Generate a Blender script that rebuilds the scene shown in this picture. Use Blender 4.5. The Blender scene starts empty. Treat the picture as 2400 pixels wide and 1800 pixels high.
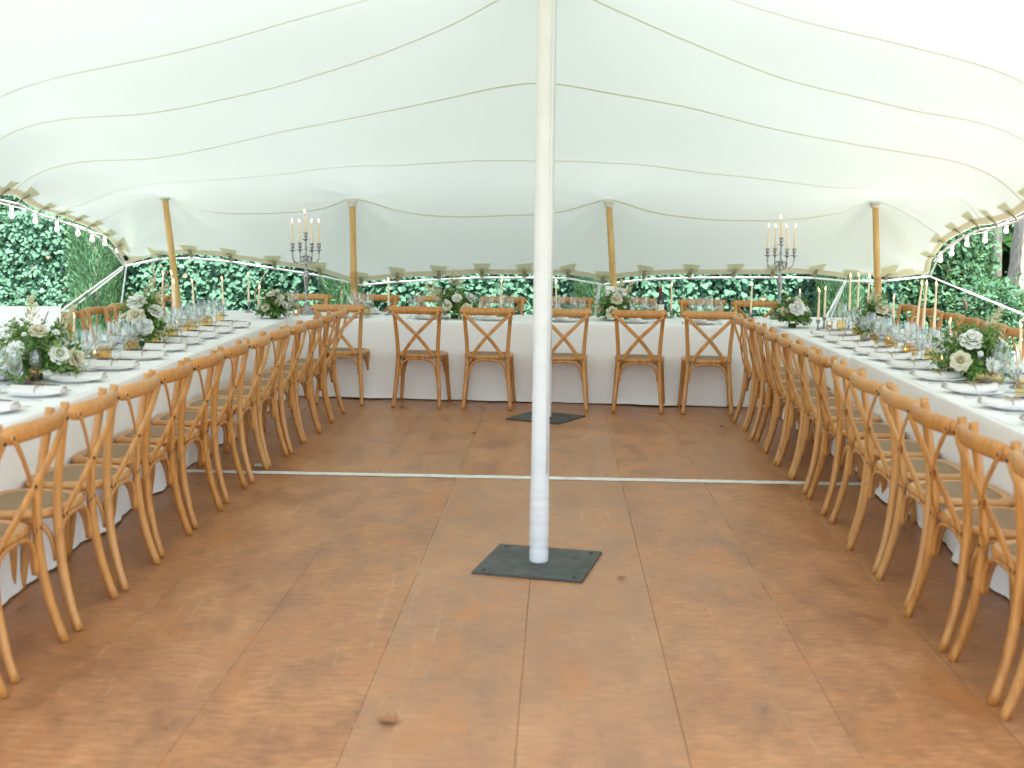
import bpy, math, random
import numpy as np
from mathutils import Vector, Matrix

random.seed(7)
RNG = np.random.default_rng(11)
R = math.radians
SC = bpy.context.scene
COL = SC.collection

# ------------------------------------------------------------------ camera
cam_d = bpy.data.cameras.new("camera")
cam = bpy.data.objects.new("camera", cam_d)
COL.objects.link(cam)
SC.camera = cam
CAM_H = 1.563
pitch = math.atan2(900 - 538, 2800)
cam.matrix_world = (Matrix.Translation((0, 0, CAM_H)) @ Matrix.Rotation(R(90) - pitch, 4, 'X') @ Matrix.Rotation(R(0.61), 4, 'Z'))
cam_d.sensor_width = 36
cam_d.lens = 36 * 2800 / 2400
cam_d.clip_start = 0.05
cam_d.clip_end = 400
cam_d.dof.use_dof = True
cam_d.dof.focus_distance = 10.2
cam_d.dof.aperture_fstop = 2.6

# ------------------------------------------------------------------ world, sun, exposure
SUN_EL, SUN_AZ = R(60), R(168)          # azimuth clockwise from +Y: the sun stands behind the camera
world = bpy.data.worlds.new("World")
SC.world = world
world.use_nodes = True
nt = world.node_tree
sky = nt.nodes.new("ShaderNodeTexSky")
sky.sky_type = 'NISHITA'
sky.sun_disc = False
sky.sun_elevation = SUN_EL
sky.sun_rotation = SUN_AZ
sky.air_density = 1.0
sky.dust_density = 2.0
nt.links.new(sky.outputs[0], nt.nodes["Background"].inputs[0])
nt.nodes["Background"].inputs[1].default_value = 0.15
sun_d = bpy.data.lights.new("sun", 'SUN')
sun_d.energy = 3.8
sun_d.angle = R(0.6)
sun_d.color = (1.0, 0.95, 0.88)
sun = bpy.data.objects.new("sun", sun_d)
COL.objects.link(sun)
sdir = Vector((math.sin(SUN_AZ) * math.cos(SUN_EL), math.cos(SUN_AZ) * math.cos(SUN_EL), math.sin(SUN_EL)))
sun.rotation_euler = sdir.to_track_quat('Z', 'Y').to_euler()
SC.view_settings.view_transform = 'Standard'
SC.view_settings.look = 'None'
SC.view_settings.gamma = 1
SC.view_settings.use_curve_mapping = False
SC.view_settings.exposure = 2.22
SC.render.engine = 'CYCLES'
SC.cycles.use_denoising = True
SC.cycles.max_bounces = 10
SC.cycles.diffuse_bounces = 6
SC.cycles.glossy_bounces = 4
SC.cycles.transmission_bounces = 8
SC.cycles.transparent_max_bounces = 48
SC.cycles.sample_clamp_indirect = 6
SC.cycles.caustics_reflective = False
SC.cycles.caustics_refractive = False


# ------------------------------------------------------------------ helpers
class MB:
    """collects vertices and faces; build() links them as one mesh object"""
    def __init__(self):
        self.v = []
        self.f = []
        self.mi = []

    def add(self, vs, fs, mi=0):
        o = len(self.v)
        self.v.extend([tuple(map(float, p)) for p in vs])
        self.f.extend([tuple(i + o for i in f) for f in fs])
        self.mi.extend([mi] * len(fs))

    def mesh(self, name, mats, smooth=True):
        me = bpy.data.meshes.new(name)
        me.from_pydata(self.v, [], self.f)
        for m in (mats if isinstance(mats, (list, tuple)) else [mats]):
            me.materials.append(m)
        if len(set(self.mi)) > 1:
            me.polygons.foreach_set("material_index", self.mi)
        if smooth:
            me.polygons.foreach_set("use_smooth", [True] * len(me.polygons))
        me.update()
        return me

    def build(self, name, mats, parent=None, smooth=True):
        return link(name, self.mesh(name, mats, smooth), parent)

    # --- shapes
    def tube(self, pts, rad, n=8, cap=True, flat=None, mi=0):
        """sweep along pts; rad a number, a list, or (a, b) pairs; flat = reference normal for the first axis of the section"""
        P = np.array(pts, float)
        m = len(P)
        T = np.gradient(P, axis=0)
        T /= np.linalg.norm(T, axis=1)[:, None] + 1e-12
        ref = np.array(flat if flat is not None else ((0, 0, 1) if abs(T[0][2]) < .9 else (1, 0, 0)), float)
        vs, fs = [], []
        for i in range(m):
            if flat is not None:
                ref = np.array(flat, float)
            a = ref - T[i] * np.dot(ref, T[i])
            a /= np.linalg.norm(a) + 1e-12
            b = np.cross(T[i], a)
            ref = a
            r = rad[i] if isinstance(rad, list) else rad
            ra, rb = r if isinstance(r, tuple) else (r, r)
            for k in range(n):
                t = 2 * math.pi * k / n
                vs.append(P[i] + a * ra * math.cos(t) + b * rb * math.sin(t))
        for i in range(m - 1):
            for k in range(n):
                k2 = (k + 1) % n
                fs.append((i * n + k, i * n + k2, (i + 1) * n + k2, (i + 1) * n + k))
        if cap:
            fs.append(tuple(range(n - 1, -1, -1)))
            fs.append(tuple((m - 1) * n + k for k in range(n)))
        self.add(vs, fs, mi)

    def strip(self, pts, w, t, up, mi=0):
        """flat bar with rectangular section: w across, t thick along up"""
        P = np.array(pts, float)
        T = np.gradient(P, axis=0)
        T /= np.linalg.norm(T, axis=1)[:, None] + 1e-12
        vs, fs = [], []
        for i in range(len(P)):
            u = np.array(up, float)
            u = u - T[i] * np.dot(u, T[i])
            u /= np.linalg.norm(u)
            s = np.cross(T[i], u)
            e = .25 * t
            for a, b in ((-.5 * w + e, -.5 * t), (.5 * w - e, -.5 * t), (.5 * w, -.5 * t + e), (.5 * w, .5 * t - e), (.5 * w - e, .5 * t), (-.5 * w + e, .5 * t), (-.5 * w, .5 * t - e), (-.5 * w, -.5 * t + e)):
                vs.append(P[i] + s * a + u * b)
        n = 8
        for i in range(len(P) - 1):
            for k in range(n):
                k2 = (k + 1) % n
                fs.append((i * n + k, i * n + k2, (i + 1) * n + k2, (i + 1) * n + k))
        fs.append(tuple(range(n - 1, -1, -1)))
        fs.append(tuple((len(P) - 1) * n + k for k in range(n)))
        self.add(vs, fs, mi)

    def lathe(self, prof, n=16, c=(0, 0, 0), close=False, mi=0):
        vs, fs = [], []
        m = len(prof)
        for r, z in prof:
            for k in range(n):
                t = 2 * math.pi * k / n
                vs.append((c[0] + r * math.cos(t), c[1] + r * math.sin(t), c[2] + z))
        for i in range(m - 1):
            for k in range(n):
                k2 = (k + 1) % n
                fs.append((i * n + k, i * n + k2, (i + 1) * n + k2, (i + 1) * n + k))
        if close:
            for k in range(n):
                k2 = (k + 1) % n
                fs.append(((m - 1) * n + k, (m - 1) * n + k2, k2, k))
        else:
            if prof[0][0] > 1e-5:
                fs.append(tuple(range(n - 1, -1, -1)))
            if prof[-1][0] > 1e-5:
                fs.append(tuple((m - 1) * n + k for k in range(n)))
        self.add(vs, fs, mi)

    def box(self, lo, hi, bev=0.0, mi=0):
        (x0, y0, z0), (x1, y1, z1) = lo, hi
        b = bev
        lv = [(z0, b), (z0 + b, 0), (z1 - b, 0), (z1, b)] if b else [(z0, 0), (z1, 0)]
        vs, fs = [], []
        for z, i in lv:
            c = b if b else 0
            if c:
                ring = [(x0 + i + c, y0 + i), (x1 - i - c, y0 + i), (x1 - i, y0 + i + c), (x1 - i, y1 - i - c), (x1 - i - c, y1 - i), (x0 + i + c, y1 - i), (x0 + i, y1 - i - c), (x0 + i, y0 + i + c)]
            else:
                ring = [(x0, y0), (x1, y0), (x1, y1), (x0, y1)]
            vs += [(p[0], p[1], z) for p in ring]
        n = 8 if b else 4
        for i in range(len(lv) - 1):
            for k in range(n):
                k2 = (k + 1) % n
                fs.append((i * n + k, i * n + k2, (i + 1) * n + k2, (i + 1) * n + k))
        fs.append(tuple(range(n - 1, -1, -1)))
        fs.append(tuple((len(lv) - 1) * n + k for k in range(n)))
        self.add(vs, fs, mi)

    def loops(self, rings, cap0=True, cap1=True, mi=0):
        n = len(rings[0])
        vs = [p for r in rings for p in r]
        fs = []
        for i in range(len(rings) - 1):
            for k in range(n):
                k2 = (k + 1) % n
                fs.append((i * n + k, i * n + k2, (i + 1) * n + k2, (i + 1) * n + k))
        if cap0:
            fs.append(tuple(range(n - 1, -1, -1)))
        if cap1:
            fs.append(tuple((len(rings) - 1) * n + k for k in range(n)))
        self.add(vs, fs, mi)


def link(name, data, parent=None):
    o = bpy.data.objects.new(name, data)
    COL.objects.link(o)
    if parent is not None:
        o.parent = parent
    return o


def tag(o, label=None, cat=None, group=None, kind=None):
    if label:
        o["label"] = label
    if cat:
        o["category"] = cat
    if group:
        o["group"] = group
    if kind:
        o["kind"] = kind
    return o


def thing(name, label, cat, loc=(0, 0, 0), rz=0.0, group=None):
    o = bpy.data.objects.new(name, None)
    COL.objects.link(o)
    o.location = loc
    o.rotation_euler = (0, 0, rz)
    o.empty_display_size = .1
    return tag(o, label, cat, group)


KIDS = {}


def copy_thing(src, loc, rz, label, tone=None, group=None, scale=None, skip=()):
    """a copy of a thing with copies of its parts and sub-parts"""
    r = src.copy()
    COL.objects.link(r)
    r.location = loc
    r.rotation_euler = (0, 0, rz)
    if scale:
        r.scale = (scale,) * 3 if not isinstance(scale, tuple) else scale
    r["label"] = label
    if group:
        r["group"] = group
    if tone is not None:
        r.color = (tone, tone, tone, 1)
    if src.name not in KIDS:
        KIDS[src.name] = [(c, list(c.children)) for c in src.children]
    for ch, gs in KIDS[src.name]:
        if any(ch.name.split('.')[0] == s for s in skip):
            continue
        c = ch.copy()
        COL.objects.link(c)
        c.parent = r
        if tone is not None:
            c.color = (tone, tone, tone, 1)
        for g in gs:
            d = g.copy()
            COL.objects.link(d)
            d.parent = c
    return r


def smooth_path(pts, n):
    """Catmull-Rom through pts, n samples"""
    P = np.array(pts, float)
    P = np.vstack([2 * P[0] - P[1], P, 2 * P[-1] - P[-2]])
    m = len(P) - 3
    out = []
    for s in np.linspace(0, m - 1e-9, n):
        i = int(s)
        t = s - i
        a, b, c, d = P[i], P[i + 1], P[i + 2], P[i + 3]
        out.append(.5 * ((2 * b) + (c - a) * t + (2 * a - 5 * b + 4 * c - d) * t * t + (3 * b - a - 3 * c + d) * t ** 3))
    return out


# ------------------------------------------------------------------ materials
def mat(name, base=(.5, .5, .5), rough=.6, spec=.4, metal=0.0):
    m = bpy.data.materials.new(name)
    m.use_nodes = True
    b = m.node_tree.nodes["Principled BSDF"]
    b.inputs["Base Color"].default_value = (*base, 1)
    b.inputs["Roughness"].default_value = rough
    b.inputs["Specular IOR Level"].default_value = spec
    b.inputs["Metallic"].default_value = metal
    return m, m.node_tree, b


def N(t, kind, **kw):
    n = t.nodes.new("ShaderNode" + kind)
    for k, v in kw.items():
        if k in n.inputs.keys() if isinstance(k, str) else False:
            n.inputs[k].default_value = v
        else:
            setattr(n, k, v)
    return n


def noise(t, scale, detail=4, rough=.55, vec=None, dist=0.0):
    n = t.nodes.new("ShaderNodeTexNoise")
    n.inputs["Scale"].default_value = scale
    n.inputs["Detail"].default_value = detail
    n.inputs["Roughness"].default_value = rough
    n.inputs["Distortion"].default_value = dist
    if vec is not None:
        t.links.new(vec, n.inputs["Vector"])
    return n.outputs["Fac"]


def ramp(t, fac, stops):
    r = t.nodes.new("ShaderNodeValToRGB")
    e = r.color_ramp.elements
    while len(e) < len(stops):
        e.new(.5)
    for i, (p, c) in enumerate(stops):
        e[i].position = p
        e[i].color = (*c, 1) if len(c) == 3 else c
    t.links.new(fac, r.inputs[0])
    return r.outputs[0]


def mixc(t, fac, a, b, mode='MIX'):
    m = t.nodes.new("ShaderNodeMix")
    m.data_type = 'RGBA'
    m.blend_type = mode
    for sock, v in ((m.inputs[0], fac), (m.inputs[6], a), (m.inputs[7], b)):
        if isinstance(v, (int, float)):
            sock.default_value = v
        elif isinstance(v, tuple):
            sock.default_value = (*v, 1) if len(v) == 3 else v
        else:
            t.links.new(v, sock)
    return m.outputs[2]


def mth(t, op, a, b=None, clamp=False):
    m = t.nodes.new("ShaderNodeMath")
    m.operation = op
    m.use_clamp = clamp
    for s, v in ((m.inputs[0], a), (m.inputs[1], b)):
        if v is None:
            continue
        if isinstance(v, (int, float)):
            s.default_value = v
        else:
            t.links.new(v, s)
    return m.outputs[0]


def coords(t, scale=(1, 1, 1), out="Object", rot=(0, 0, 0)):
    c = t.nodes.new("ShaderNodeTexCoord")
    mp = t.nodes.new("ShaderNodeMapping")
    mp.inputs["Scale"].default_value = scale
    mp.inputs["Rotation"].default_value = rot
    t.links.new(c.outputs[out], mp.inputs[0])
    return mp.outputs[0]


def bump(t, b, height, strength=.2, dist=.01):
    n = t.nodes.new("ShaderNodeBump")
    n.inputs["Strength"].default_value = strength
    n.inputs["Distance"].default_value = dist
    t.links.new(height, n.inputs["Height"])
    t.links.new(n.outputs[0], b.inputs["Normal"])


def objtone(t):
    o = t.nodes.new("ShaderNodeObjectInfo")
    s = t.nodes.new("ShaderNodeSeparateColor")
    t.links.new(o.outputs["Color"], s.inputs[0])
    return s.outputs[0], o.outputs["Random"]


M = {}


def make_materials():
    # bentwood of the chairs
    m, t, b = mat("chair_wood", rough=.33, spec=.5)
    v = coords(t, (26, 26, 4))
    g = noise(t, 1.6, 5, .6, v, .6)
    col = ramp(t, g, [(.30, (.32, .128, .028)), (.5, (.46, .200, .046)), (.70, (.57, .268, .070))])
    tone, rnd = objtone(t)
    col = mixc(t, mth(t, 'MULTIPLY', tone, .5), col, (.58, .325, .125))
    big = noise(t, 9, 3, .5, coords(t))
    col = mixc(t, mth(t, 'MULTIPLY', mth(t, 'GREATER_THAN', big, .68), .25), col, (.18, .07, .018))
    t.links.new(col, b.inputs["Base Color"])
    t.links.new(ramp(t, g, [(0, (.24,) * 3), (1, (.44,) * 3)]), b.inputs["Roughness"])
    bump(t, b, g, .06, .004)
    M['wood'] = m
    # woven cane seat
    m, t, b = mat("cane_weave", rough=.7, spec=.25)
    v = coords(t, (1, 1, 0), rot=(0, 0, R(45)))
    w1 = t.nodes.new("ShaderNodeTexBrick")
    w1.inputs["Scale"].default_value = 48
    w1.inputs["Mortar Size"].default_value = .06
    w1.inputs["Brick Width"].default_value = .9
    w1.inputs["Row Height"].default_value = .3
    w1.offset = .33
    w1.offset_frequency = 1
    t.links.new(v, w1.inputs["Vector"])
    w1.inputs["Color1"].default_value = (.46, .30, .175, 1)
    w1.inputs["Color2"].default_value = (.35, .22, .125, 1)
    w1.inputs["Mortar"].default_value = (.12, .07, .035, 1)
    tone, rnd = objtone(t)
    col = mixc(t, mth(t, 'MULTIPLY', tone, .3), w1.outputs[0], (.34, .27, .165))
    t.links.new(col, b.inputs["Base Color"])
    bump(t, b, mth(t, 'SUBTRACT', 1.0, w1.outputs["Fac"]), .7, .004)
    M['cane'] = m
    M['bolt'] = mat("dark_bolt", (.05, .042, .035), .35, .5, .9)[0]
    # tent canopy: translucent cloth
    def cloth_sheet(name, dif, tra, mixf, spots=False):
        m = bpy.data.materials.new(name)
        m.use_nodes = True
        t = m.node_tree
        t.nodes.remove(t.nodes["Principled BSDF"])
        d = t.nodes.new("ShaderNodeBsdfDiffuse")
        tr = t.nodes.new("ShaderNodeBsdfTranslucent")
        mx = t.nodes.new("ShaderNodeMixShader")
        v = coords(t)
        n1 = noise(t, .9, 4, .6, v)
        weave = noise(t, 13, 3, .6, coords(t, (.35, 5, 2)))
        d.inputs[0].default_value = (*dif, 1)
        c = mixc(t, .06, tra, ramp(t, n1, [(.3, (.55, .6, .52)), (.7, (1, 1, 1))]), 'MULTIPLY')
        c = mixc(t, .10, c, ramp(t, weave, [(.3, (.6,) * 3), (.7, (1,) * 3)]), 'MULTIPLY')
        if spots:
            vo = t.nodes.new("ShaderNodeTexVoronoi")
            vo.inputs["Scale"].default_value = 1.3
            t.links.new(coords(t, (.55, 1, .3)), vo.inputs["Vector"])
            wb = noise(t, 14, 2, .5, v)
            dd = mth(t, 'ADD', vo.outputs["Distance"], mth(t, 'MULTIPLY', wb, .03))
            sc = t.nodes.new("ShaderNodeSeparateColor")
            t.links.new(vo.outputs["Color"], sc.inputs[0])
            sp = mth(t, 'MULTIPLY', mth(t, 'LESS_THAN', dd, .058), mth(t, 'GREATER_THAN', sc.outputs[0], .80))
            c = mixc(t, mth(t, 'MULTIPLY', sp, .45), c, (.2, .2, .12))
        t.links.new(c, tr.inputs[0])
        mx.inputs[0].default_value = mixf
        t.links.new(d.outputs[0], mx.inputs[1])
        t.links.new(tr.outputs[0], mx.inputs[2])
        bp = t.nodes.new("ShaderNodeBump")
        bp.inputs["Strength"].default_value = .05
        bp.inputs["Distance"].default_value = .02
        t.links.new(noise(t, 3.0, 4, .6, v), bp.inputs["Height"])
        t.links.new(bp.outputs[0], d.inputs["Normal"])
        out = t.nodes["Material Output"]
        t.links.new(mx.outputs[0], out.inputs[0])
        return m
    M['canopy'] = cloth_sheet("stretch_canopy", (.70, .775, .745), (.635, .735, .70), .134, True)
    M['hem'] = cloth_sheet("canopy_hem", (.78, .72, .55), (.82, .76, .60), .52)
    M['patch'] = cloth_sheet("canopy_patch", (.72, .70, .50), (.78, .77, .58), .55)
    M['seam'] = cloth_sheet("canopy_seam", (.78, .73, .56), (.80, .77, .62), .62)
    M['strap_dark'] = mat("tab_strap", (.30, .30, .20), .8, .2)[0]
    M['rope'] = mat("white_rope", (.82, .84, .84), .7, .2)[0]
    M['steel_ring'] = mat("ring_steel", (.5, .5, .5), .3, .5, 1)[0]
    # white pole sleeve
    m, t, b = mat("pole_sleeve", (.66, .66, .65), .75, .2)
    v = coords(t, (6, 6, 60))
    bump(t, b, noise(t, 1.2, 3, .5, v), .25, .01)
    t.links.new(ramp(t, noise(t, 3, 4, .6, coords(t)), [(.3, (.60, .62, .63)), (.7, (.68, .70, .71))]), b.inputs["Base Color"])
    M['sleeve'] = m
    # steel base plate
    m, t, b = mat("base_steel", (.05, .058, .052), .55, .4, .2)
    v = coords(t)
    t.links.new(ramp(t, noise(t, 18, 6, .7, v), [(.3, (.040, .046, .040)), (.6, (.066, .072, .064)), (.8, (.12, .125, .11))]), b.inputs["Base Color"])
    t.links.new(ramp(t, noise(t, 7, 3, .6, v), [(.3, (.4,) * 3), (.7, (.68,) * 3)]), b.inputs["Roughness"])
    M['plate_steel'] = m
    M['rust_edge'] = mat("plate_edge", (.09, .05, .032), .8, .2)[0]
    # bamboo pole
    m, t, b = mat("bamboo", rough=.45, spec=.4)
    v = coords(t, (22, 22, 2.2))
    g = noise(t, 1.5, 4, .6, v)
    t.links.new(ramp(t, g, [(.25, (.46, .27, .095)), (.55, (.62, .41, .16)), (.8, (.70, .51, .24))]), b.inputs["Base Color"])
    M['bamboo'] = m
    M['cap_cloth'] = mat("pole_cap", (.70, .69, .64), .8, .2)[0]
    # floor panels
    m, t, b = mat("deck_panel", rough=.5, spec=.35)
    tone, rnd = objtone(t)
    v = coords(t)
    big = noise(t, 1.3, 5, .62, v, .4)
    med = noise(t, 5, 6, .7, coords(t, (1, .45, 1)), .3)
    grain = noise(t, 9, 6, .75, coords(t, (1.2, 11, 1)), .3)
    col = ramp(t, mth(t, 'ADD', mth(t, 'MULTIPLY', big, .38), mth(t, 'MULTIPLY', med, .62)), [(.36, (.25, .100, .038)), (.48, (.365, .158, .061)), (.56, (.43, .196, .080)), (.64, (.50, .242, .104))])
    col = mixc(t, .75, col, ramp(t, grain, [(.37, (.52, .48, .45)), (.5, (.95, .95, .95)), (.63, (1.28, 1.28, 1.28))]), 'MULTIPLY')
    fine = noise(t, 13, 8, .86, coords(t, (.6, 3.0, 1)), .5)
    col = mixc(t, .6, col, ramp(t, fine, [(.36, (.55, .52, .48)), (.5, (.98, .98, .98)), (.62, (1.28, 1.28, 1.28))]), 'MULTIPLY')
    col = mixc(t, mth(t, 'MULTIPLY', tone, .40), col, (.37, .220, .130))
    sx = t.nodes.new("ShaderNodeSeparateXYZ")
    t.links.new(v, sx.inputs[0])
    u = mth(t, 'FRACT', mth(t, 'DIVIDE', mth(t, 'SUBTRACT', mth(t, 'SUBTRACT', sx.outputs[0], .174 - .038 * 7.41), mth(t, 'MULTIPLY', sx.outputs[1], .038)), .52))
    ed = mth(t, 'MINIMUM', u, mth(t, 'SUBTRACT', 1.0, u))
    wear = noise(t, 2.6, 7, .75, coords(t, (1, 1.6, 1)), .6)
    em = mth(t, 'LESS_THAN', ed, mth(t, 'MULTIPLY', mth(t, 'SUBTRACT', wear, .52), .13))
    col = mixc(t, mth(t, 'MULTIPLY', em, .38), col, (.50, .36, .23))
    rust = noise(t, 2.4, 5, .65, coords(t, (1.3, .6, 1)), .8)
    col = mixc(t, ramp(t, rust, [(.53, (0,) * 3), (.66, (.62,) * 3)]), col, (.44, .165, .045))
    scr = noise(t, 3.2, 8, .8, coords(t, (9.5, .30, 1)), .9)
    col = mixc(t, ramp(t, scr, [(.61, (0,) * 3), (.67, (.6,) * 3)]), col, (.55, .41, .28))
    spk = noise(t, 30, 3, .7, coords(t, (1, .8, 1)))
    col = mixc(t, ramp(t, spk, [(.655, (0,) * 3), (.72, (.6,) * 3)]), col, (.14, .075, .045))
    t.links.new(col, b.inputs["Base Color"])
    t.links.new(ramp(t, med, [(.3, (.27,) * 3), (.7, (.50,) * 3)]), b.inputs["Roughness"])
    bump(t, b, mth(t, 'ADD', grain, fine), .10, .004)
    M['deck'] = m
    M['deck_joist'] = mat("deck_underside", (.06, .035, .02), .9, .1)[0]
    m, t, b = mat("joint_tape", (.62, .63, .58), .6, .3)
    t.links.new(ramp(t, noise(t, 12, 5, .7, coords(t)), [(.3, (.50, .50, .45)), (.6, (.70, .71, .67))]), b.inputs["Base Color"])
    M['tape'] = m
    # linen
    m, t, b = mat("white_linen", (.80, .785, .765), .85, .15)
    v = coords(t)
    wv = noise(t, 90, 2, .6, coords(t, (1, 1, 3)))
    wv2 = noise(t, 90, 2, .6, coords(t, (3, 3, .6)))
    c = mixc(t, .5, wv, wv2)
    t.links.new(ramp(t, c, [(.3, (.77, .765, .755)), (.7, (.89, .885, .875))]), b.inputs["Base Color"])
    cr = noise(t, 3.0, 6, .6, v, .5)
    bump(t, b, mth(t, 'ADD', cr, mth(t, 'MULTIPLY', noise(t, 11, 5, .6, v, 1.2), .35)), .4, .014)
    M['linen'] = m
    m, t, b = mat("napkin_linen", (.70, .675, .64), .85, .15)
    bump(t, b, noise(t, 80, 3, .6, coords(t)), .2, .003)
    M['napkin'] = m
    M['twine'] = mat("twine", (.42, .28, .15), .9, .1)[0]
    M['sprig'] = mat("lavender_sprig", (.10, .055, .065), .8, .2)[0]
    M['china'] = mat("white_china", (.82, .82, .81), .35, .35)[0]
    M['silver'] = mat("cutlery_steel", (.70, .68, .65), .2, .5, 1)[0]
    m, t, b = mat("pewter", (.30, .30, .31), .34, .5, 1)
    t.links.new(ramp(t, noise(t, 30, 4, .7, coords(t)), [(.3, (.20, .20, .205)), (.7, (.48, .48, .49))]), b.inputs["Base Color"])
    M['pewter'] = m
    m, t, b = mat("candle_wax", (.83, .66, .45), .5, .4)
    b.inputs["Subsurface Weight"].default_value = .25
    b.inputs["Subsurface Radius"].default_value = (.02, .012, .006)
    M['wax'] = m
    m = bpy.data.materials.new("flame")
    m.use_nodes = True
    t = m.node_tree
    e = t.nodes.new("ShaderNodeEmission")
    e.inputs[0].default_value = (1, .62, .22, 1)
    e.inputs[1].default_value = 3.0
    t.links.new(e.outputs[0], t.nodes["Material Output"].inputs[0])
    m.cycles.emission_sampling = 'NONE'
    M['flame'] = m
    m = bpy.data.materials.new("bulb_glow")
    m.use_nodes = True
    t = m.node_tree
    e = t.nodes.new("ShaderNodeEmission")
    e.inputs[0].default_value = (1, .86, .66, 1)
    e.inputs[1].default_value = 1.6
    t.links.new(e.outputs[0], t.nodes["Material Output"].inputs[0])
    m.cycles.emission_sampling = 'NONE'
    M['bulb'] = m
    M['socket'] = mat("white_socket", (.75, .75, .73), .5, .4)[0]
    M['plug'] = mat("black_plug", (.015, .015, .016), .5, .4)[0]

    def glassy(name, col, edge=.9, rough=.02, refl=1.0):
        m = bpy.data.materials.new(name)
        m.use_nodes = True
        t = m.node_tree
        t.nodes.remove(t.nodes["Principled BSDF"])
        tr = t.nodes.new("ShaderNodeBsdfTransparent")
        gl = t.nodes.new("ShaderNodeBsdfGlossy")
        gl.inputs["Roughness"].default_value = rough
        lw = t.nodes.new("ShaderNodeLayerWeight")
        lw.inputs[0].default_value = .35
        tr_c = mixc(t, ramp(t, lw.outputs["Facing"], [(.35, (0,) * 3), (1, (1,) * 3)]), col, tuple(c * edge for c in col))
        t.links.new(tr_c, tr.inputs[0])
        mx = t.nodes.new("ShaderNodeMixShader")
        lf = t.nodes.new("ShaderNodeLayerWeight")
        lf.inputs[0].default_value = .5
        t.links.new(mth(t, 'ADD', mth(t, 'MULTIPLY', mth(t, 'POWER', lf.outputs["Facing"], 2.4), .85 * refl), .045), mx.inputs[0])
        t.links.new(tr.outputs[0], mx.inputs[1])
        t.links.new(gl.outputs[0], mx.inputs[2])
        t.links.new(mx.outputs[0], t.nodes["Material Output"].inputs[0])
        return m
    M['glass'] = glassy("clear_glass", (.975, .985, .98), .93, refl=1.0)
    M['amber'] = glassy("amber_glass", (.975, .905, .735), .95, refl=.6)
    M['smoke'] = glassy("smoky_glass", (.95, .92, .87), .95)
    M['bottle'] = mat("bottle_glass", (.012, .014, .008), .08, .6)[0]
    M['foil'] = mat("red_foil", (.22, .018, .02), .35, .5)[0]
    M['cork'] = mat("cork", (.42, .24, .11), .8, .2)[0]
    M['bottle_label'] = mat("bottle_label", (.72, .69, .6), .7, .2)[0]
    M['card'] = mat("white_card", (.80, .79, .78), .7, .2)[0]
    M['ink'] = mat("grey_ink", (.42, .40, .37), .8, .1)[0]

    # foliage: leaf colour from a per-leaf random attribute
    def leafmat(name, dark, mid, light, sheen=.45, extra=None, trans=.25):
        m, t, b = mat(name, rough=sheen, spec=.45)
        a = t.nodes.new("ShaderNodeAttribute")
        a.attribute_name = "tone"
        stops = [(0, dark), (.5, mid), (.9, light)]
        if extra:
            stops = [(0, dark), (.5, mid), (.86, light), (.95, light), (.97, extra)]
        c = ramp(t, a.outputs["Fac"], stops)
        t.links.new(c, b.inputs["Base Color"])
        tl = t.nodes.new("ShaderNodeBsdfTranslucent")
        t.links.new(mixc(t, .5, c, (.30, .42, .05)), tl.inputs[0])
        mx = t.nodes.new("ShaderNodeMixShader")
        mx.inputs[0].default_value = trans
        t.links.new(b.outputs[0], mx.inputs[1])
        t.links.new(tl.outputs[0], mx.inputs[2])
        t.links.new(mx.outputs[0], t.nodes["Material Output"].inputs[0])
        return m
    M['ivy'] = leafmat("ivy_leaf", (.044, .122, .076), (.064, .172, .108), (.098, .220, .142), .72, (.20, .15, .09), .22)
    M['laurel'] = leafmat("laurel_leaf", (.030, .092, .046), (.054, .150, .078), (.092, .205, .108), .68, None, .25)
    M['cypress'] = leafmat("cypress_spray", (.045, .12, .06), (.09, .22, .11), (.16, .32, .16), .7)
    M['posy'] = leafmat("posy_leaf", (.04, .11, .018), (.10, .22, .045), (.20, .34, .09), .5, None, .3)
    M['canopy_leaf'] = leafmat("tree_leaf", (.014, .05, .014), (.03, .09, .02), (.08, .17, .04), .5, None, .35)
    M['petal'] = leafmat("white_petal", (.74, .73, .66), (.86, .855, .83), (.90, .895, .88), .6, None, .3)
    M['cream_petal'] = leafmat("cream_petal", (.62, .54, .36), (.74, .67, .50), (.82, .77, .64), .6, None, .3)
    M['astilbe'] = leafmat("plume_floret", (.50, .46, .28), (.66, .62, .44), (.78, .75, .60), .7, None, .3)
    M['posy_moss'] = mat("posy_moss", (.05, .085, .025), .95, .1)[0]
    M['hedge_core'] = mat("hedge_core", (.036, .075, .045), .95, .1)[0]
    m, t, b = mat("grey_bark", rough=.9, spec=.2)
    v = coords(t, (1, 1, .28))
    vo = t.nodes.new("ShaderNodeTexVoronoi")
    vo.inputs["Scale"].default_value = 22
    t.links.new(v, vo.inputs["Vector"])
    g = mth(t, 'ADD', mth(t, 'MULTIPLY', vo.outputs["Distance"], .8), mth(t, 'MULTIPLY', noise(t, 30, 5, .7, v), .5))
    t.links.new(ramp(t, g, [(.2, (.18, .14, .10)), (.5, (.43, .36, .27)), (.85, (.58, .50, .39))]), b.inputs["Base Color"])
    bump(t, b, g, .8, .03)
    M['bark'] = m
    m, t, b = mat("twig", (.16, .11, .075), .9, .1)
    M['twig'] = m
    M['dead_leaf'] = mat("dead_leaf", (.30, .14, .06), .8, .2)[0]
    m, t, b = mat("garden_soil", rough=.95, spec=.1)
    v = coords(t)
    t.links.new(ramp(t, noise(t, 6, 8, .75, v), [(.3, (.13, .15, .10)), (.5, (.27, .29, .22)), (.7, (.38, .39, .32))]), b.inputs["Base Color"])
    bump(t, b, noise(t, 25, 6, .7, v), .6, .03)
    M['soil'] = m


make_materials()

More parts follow.
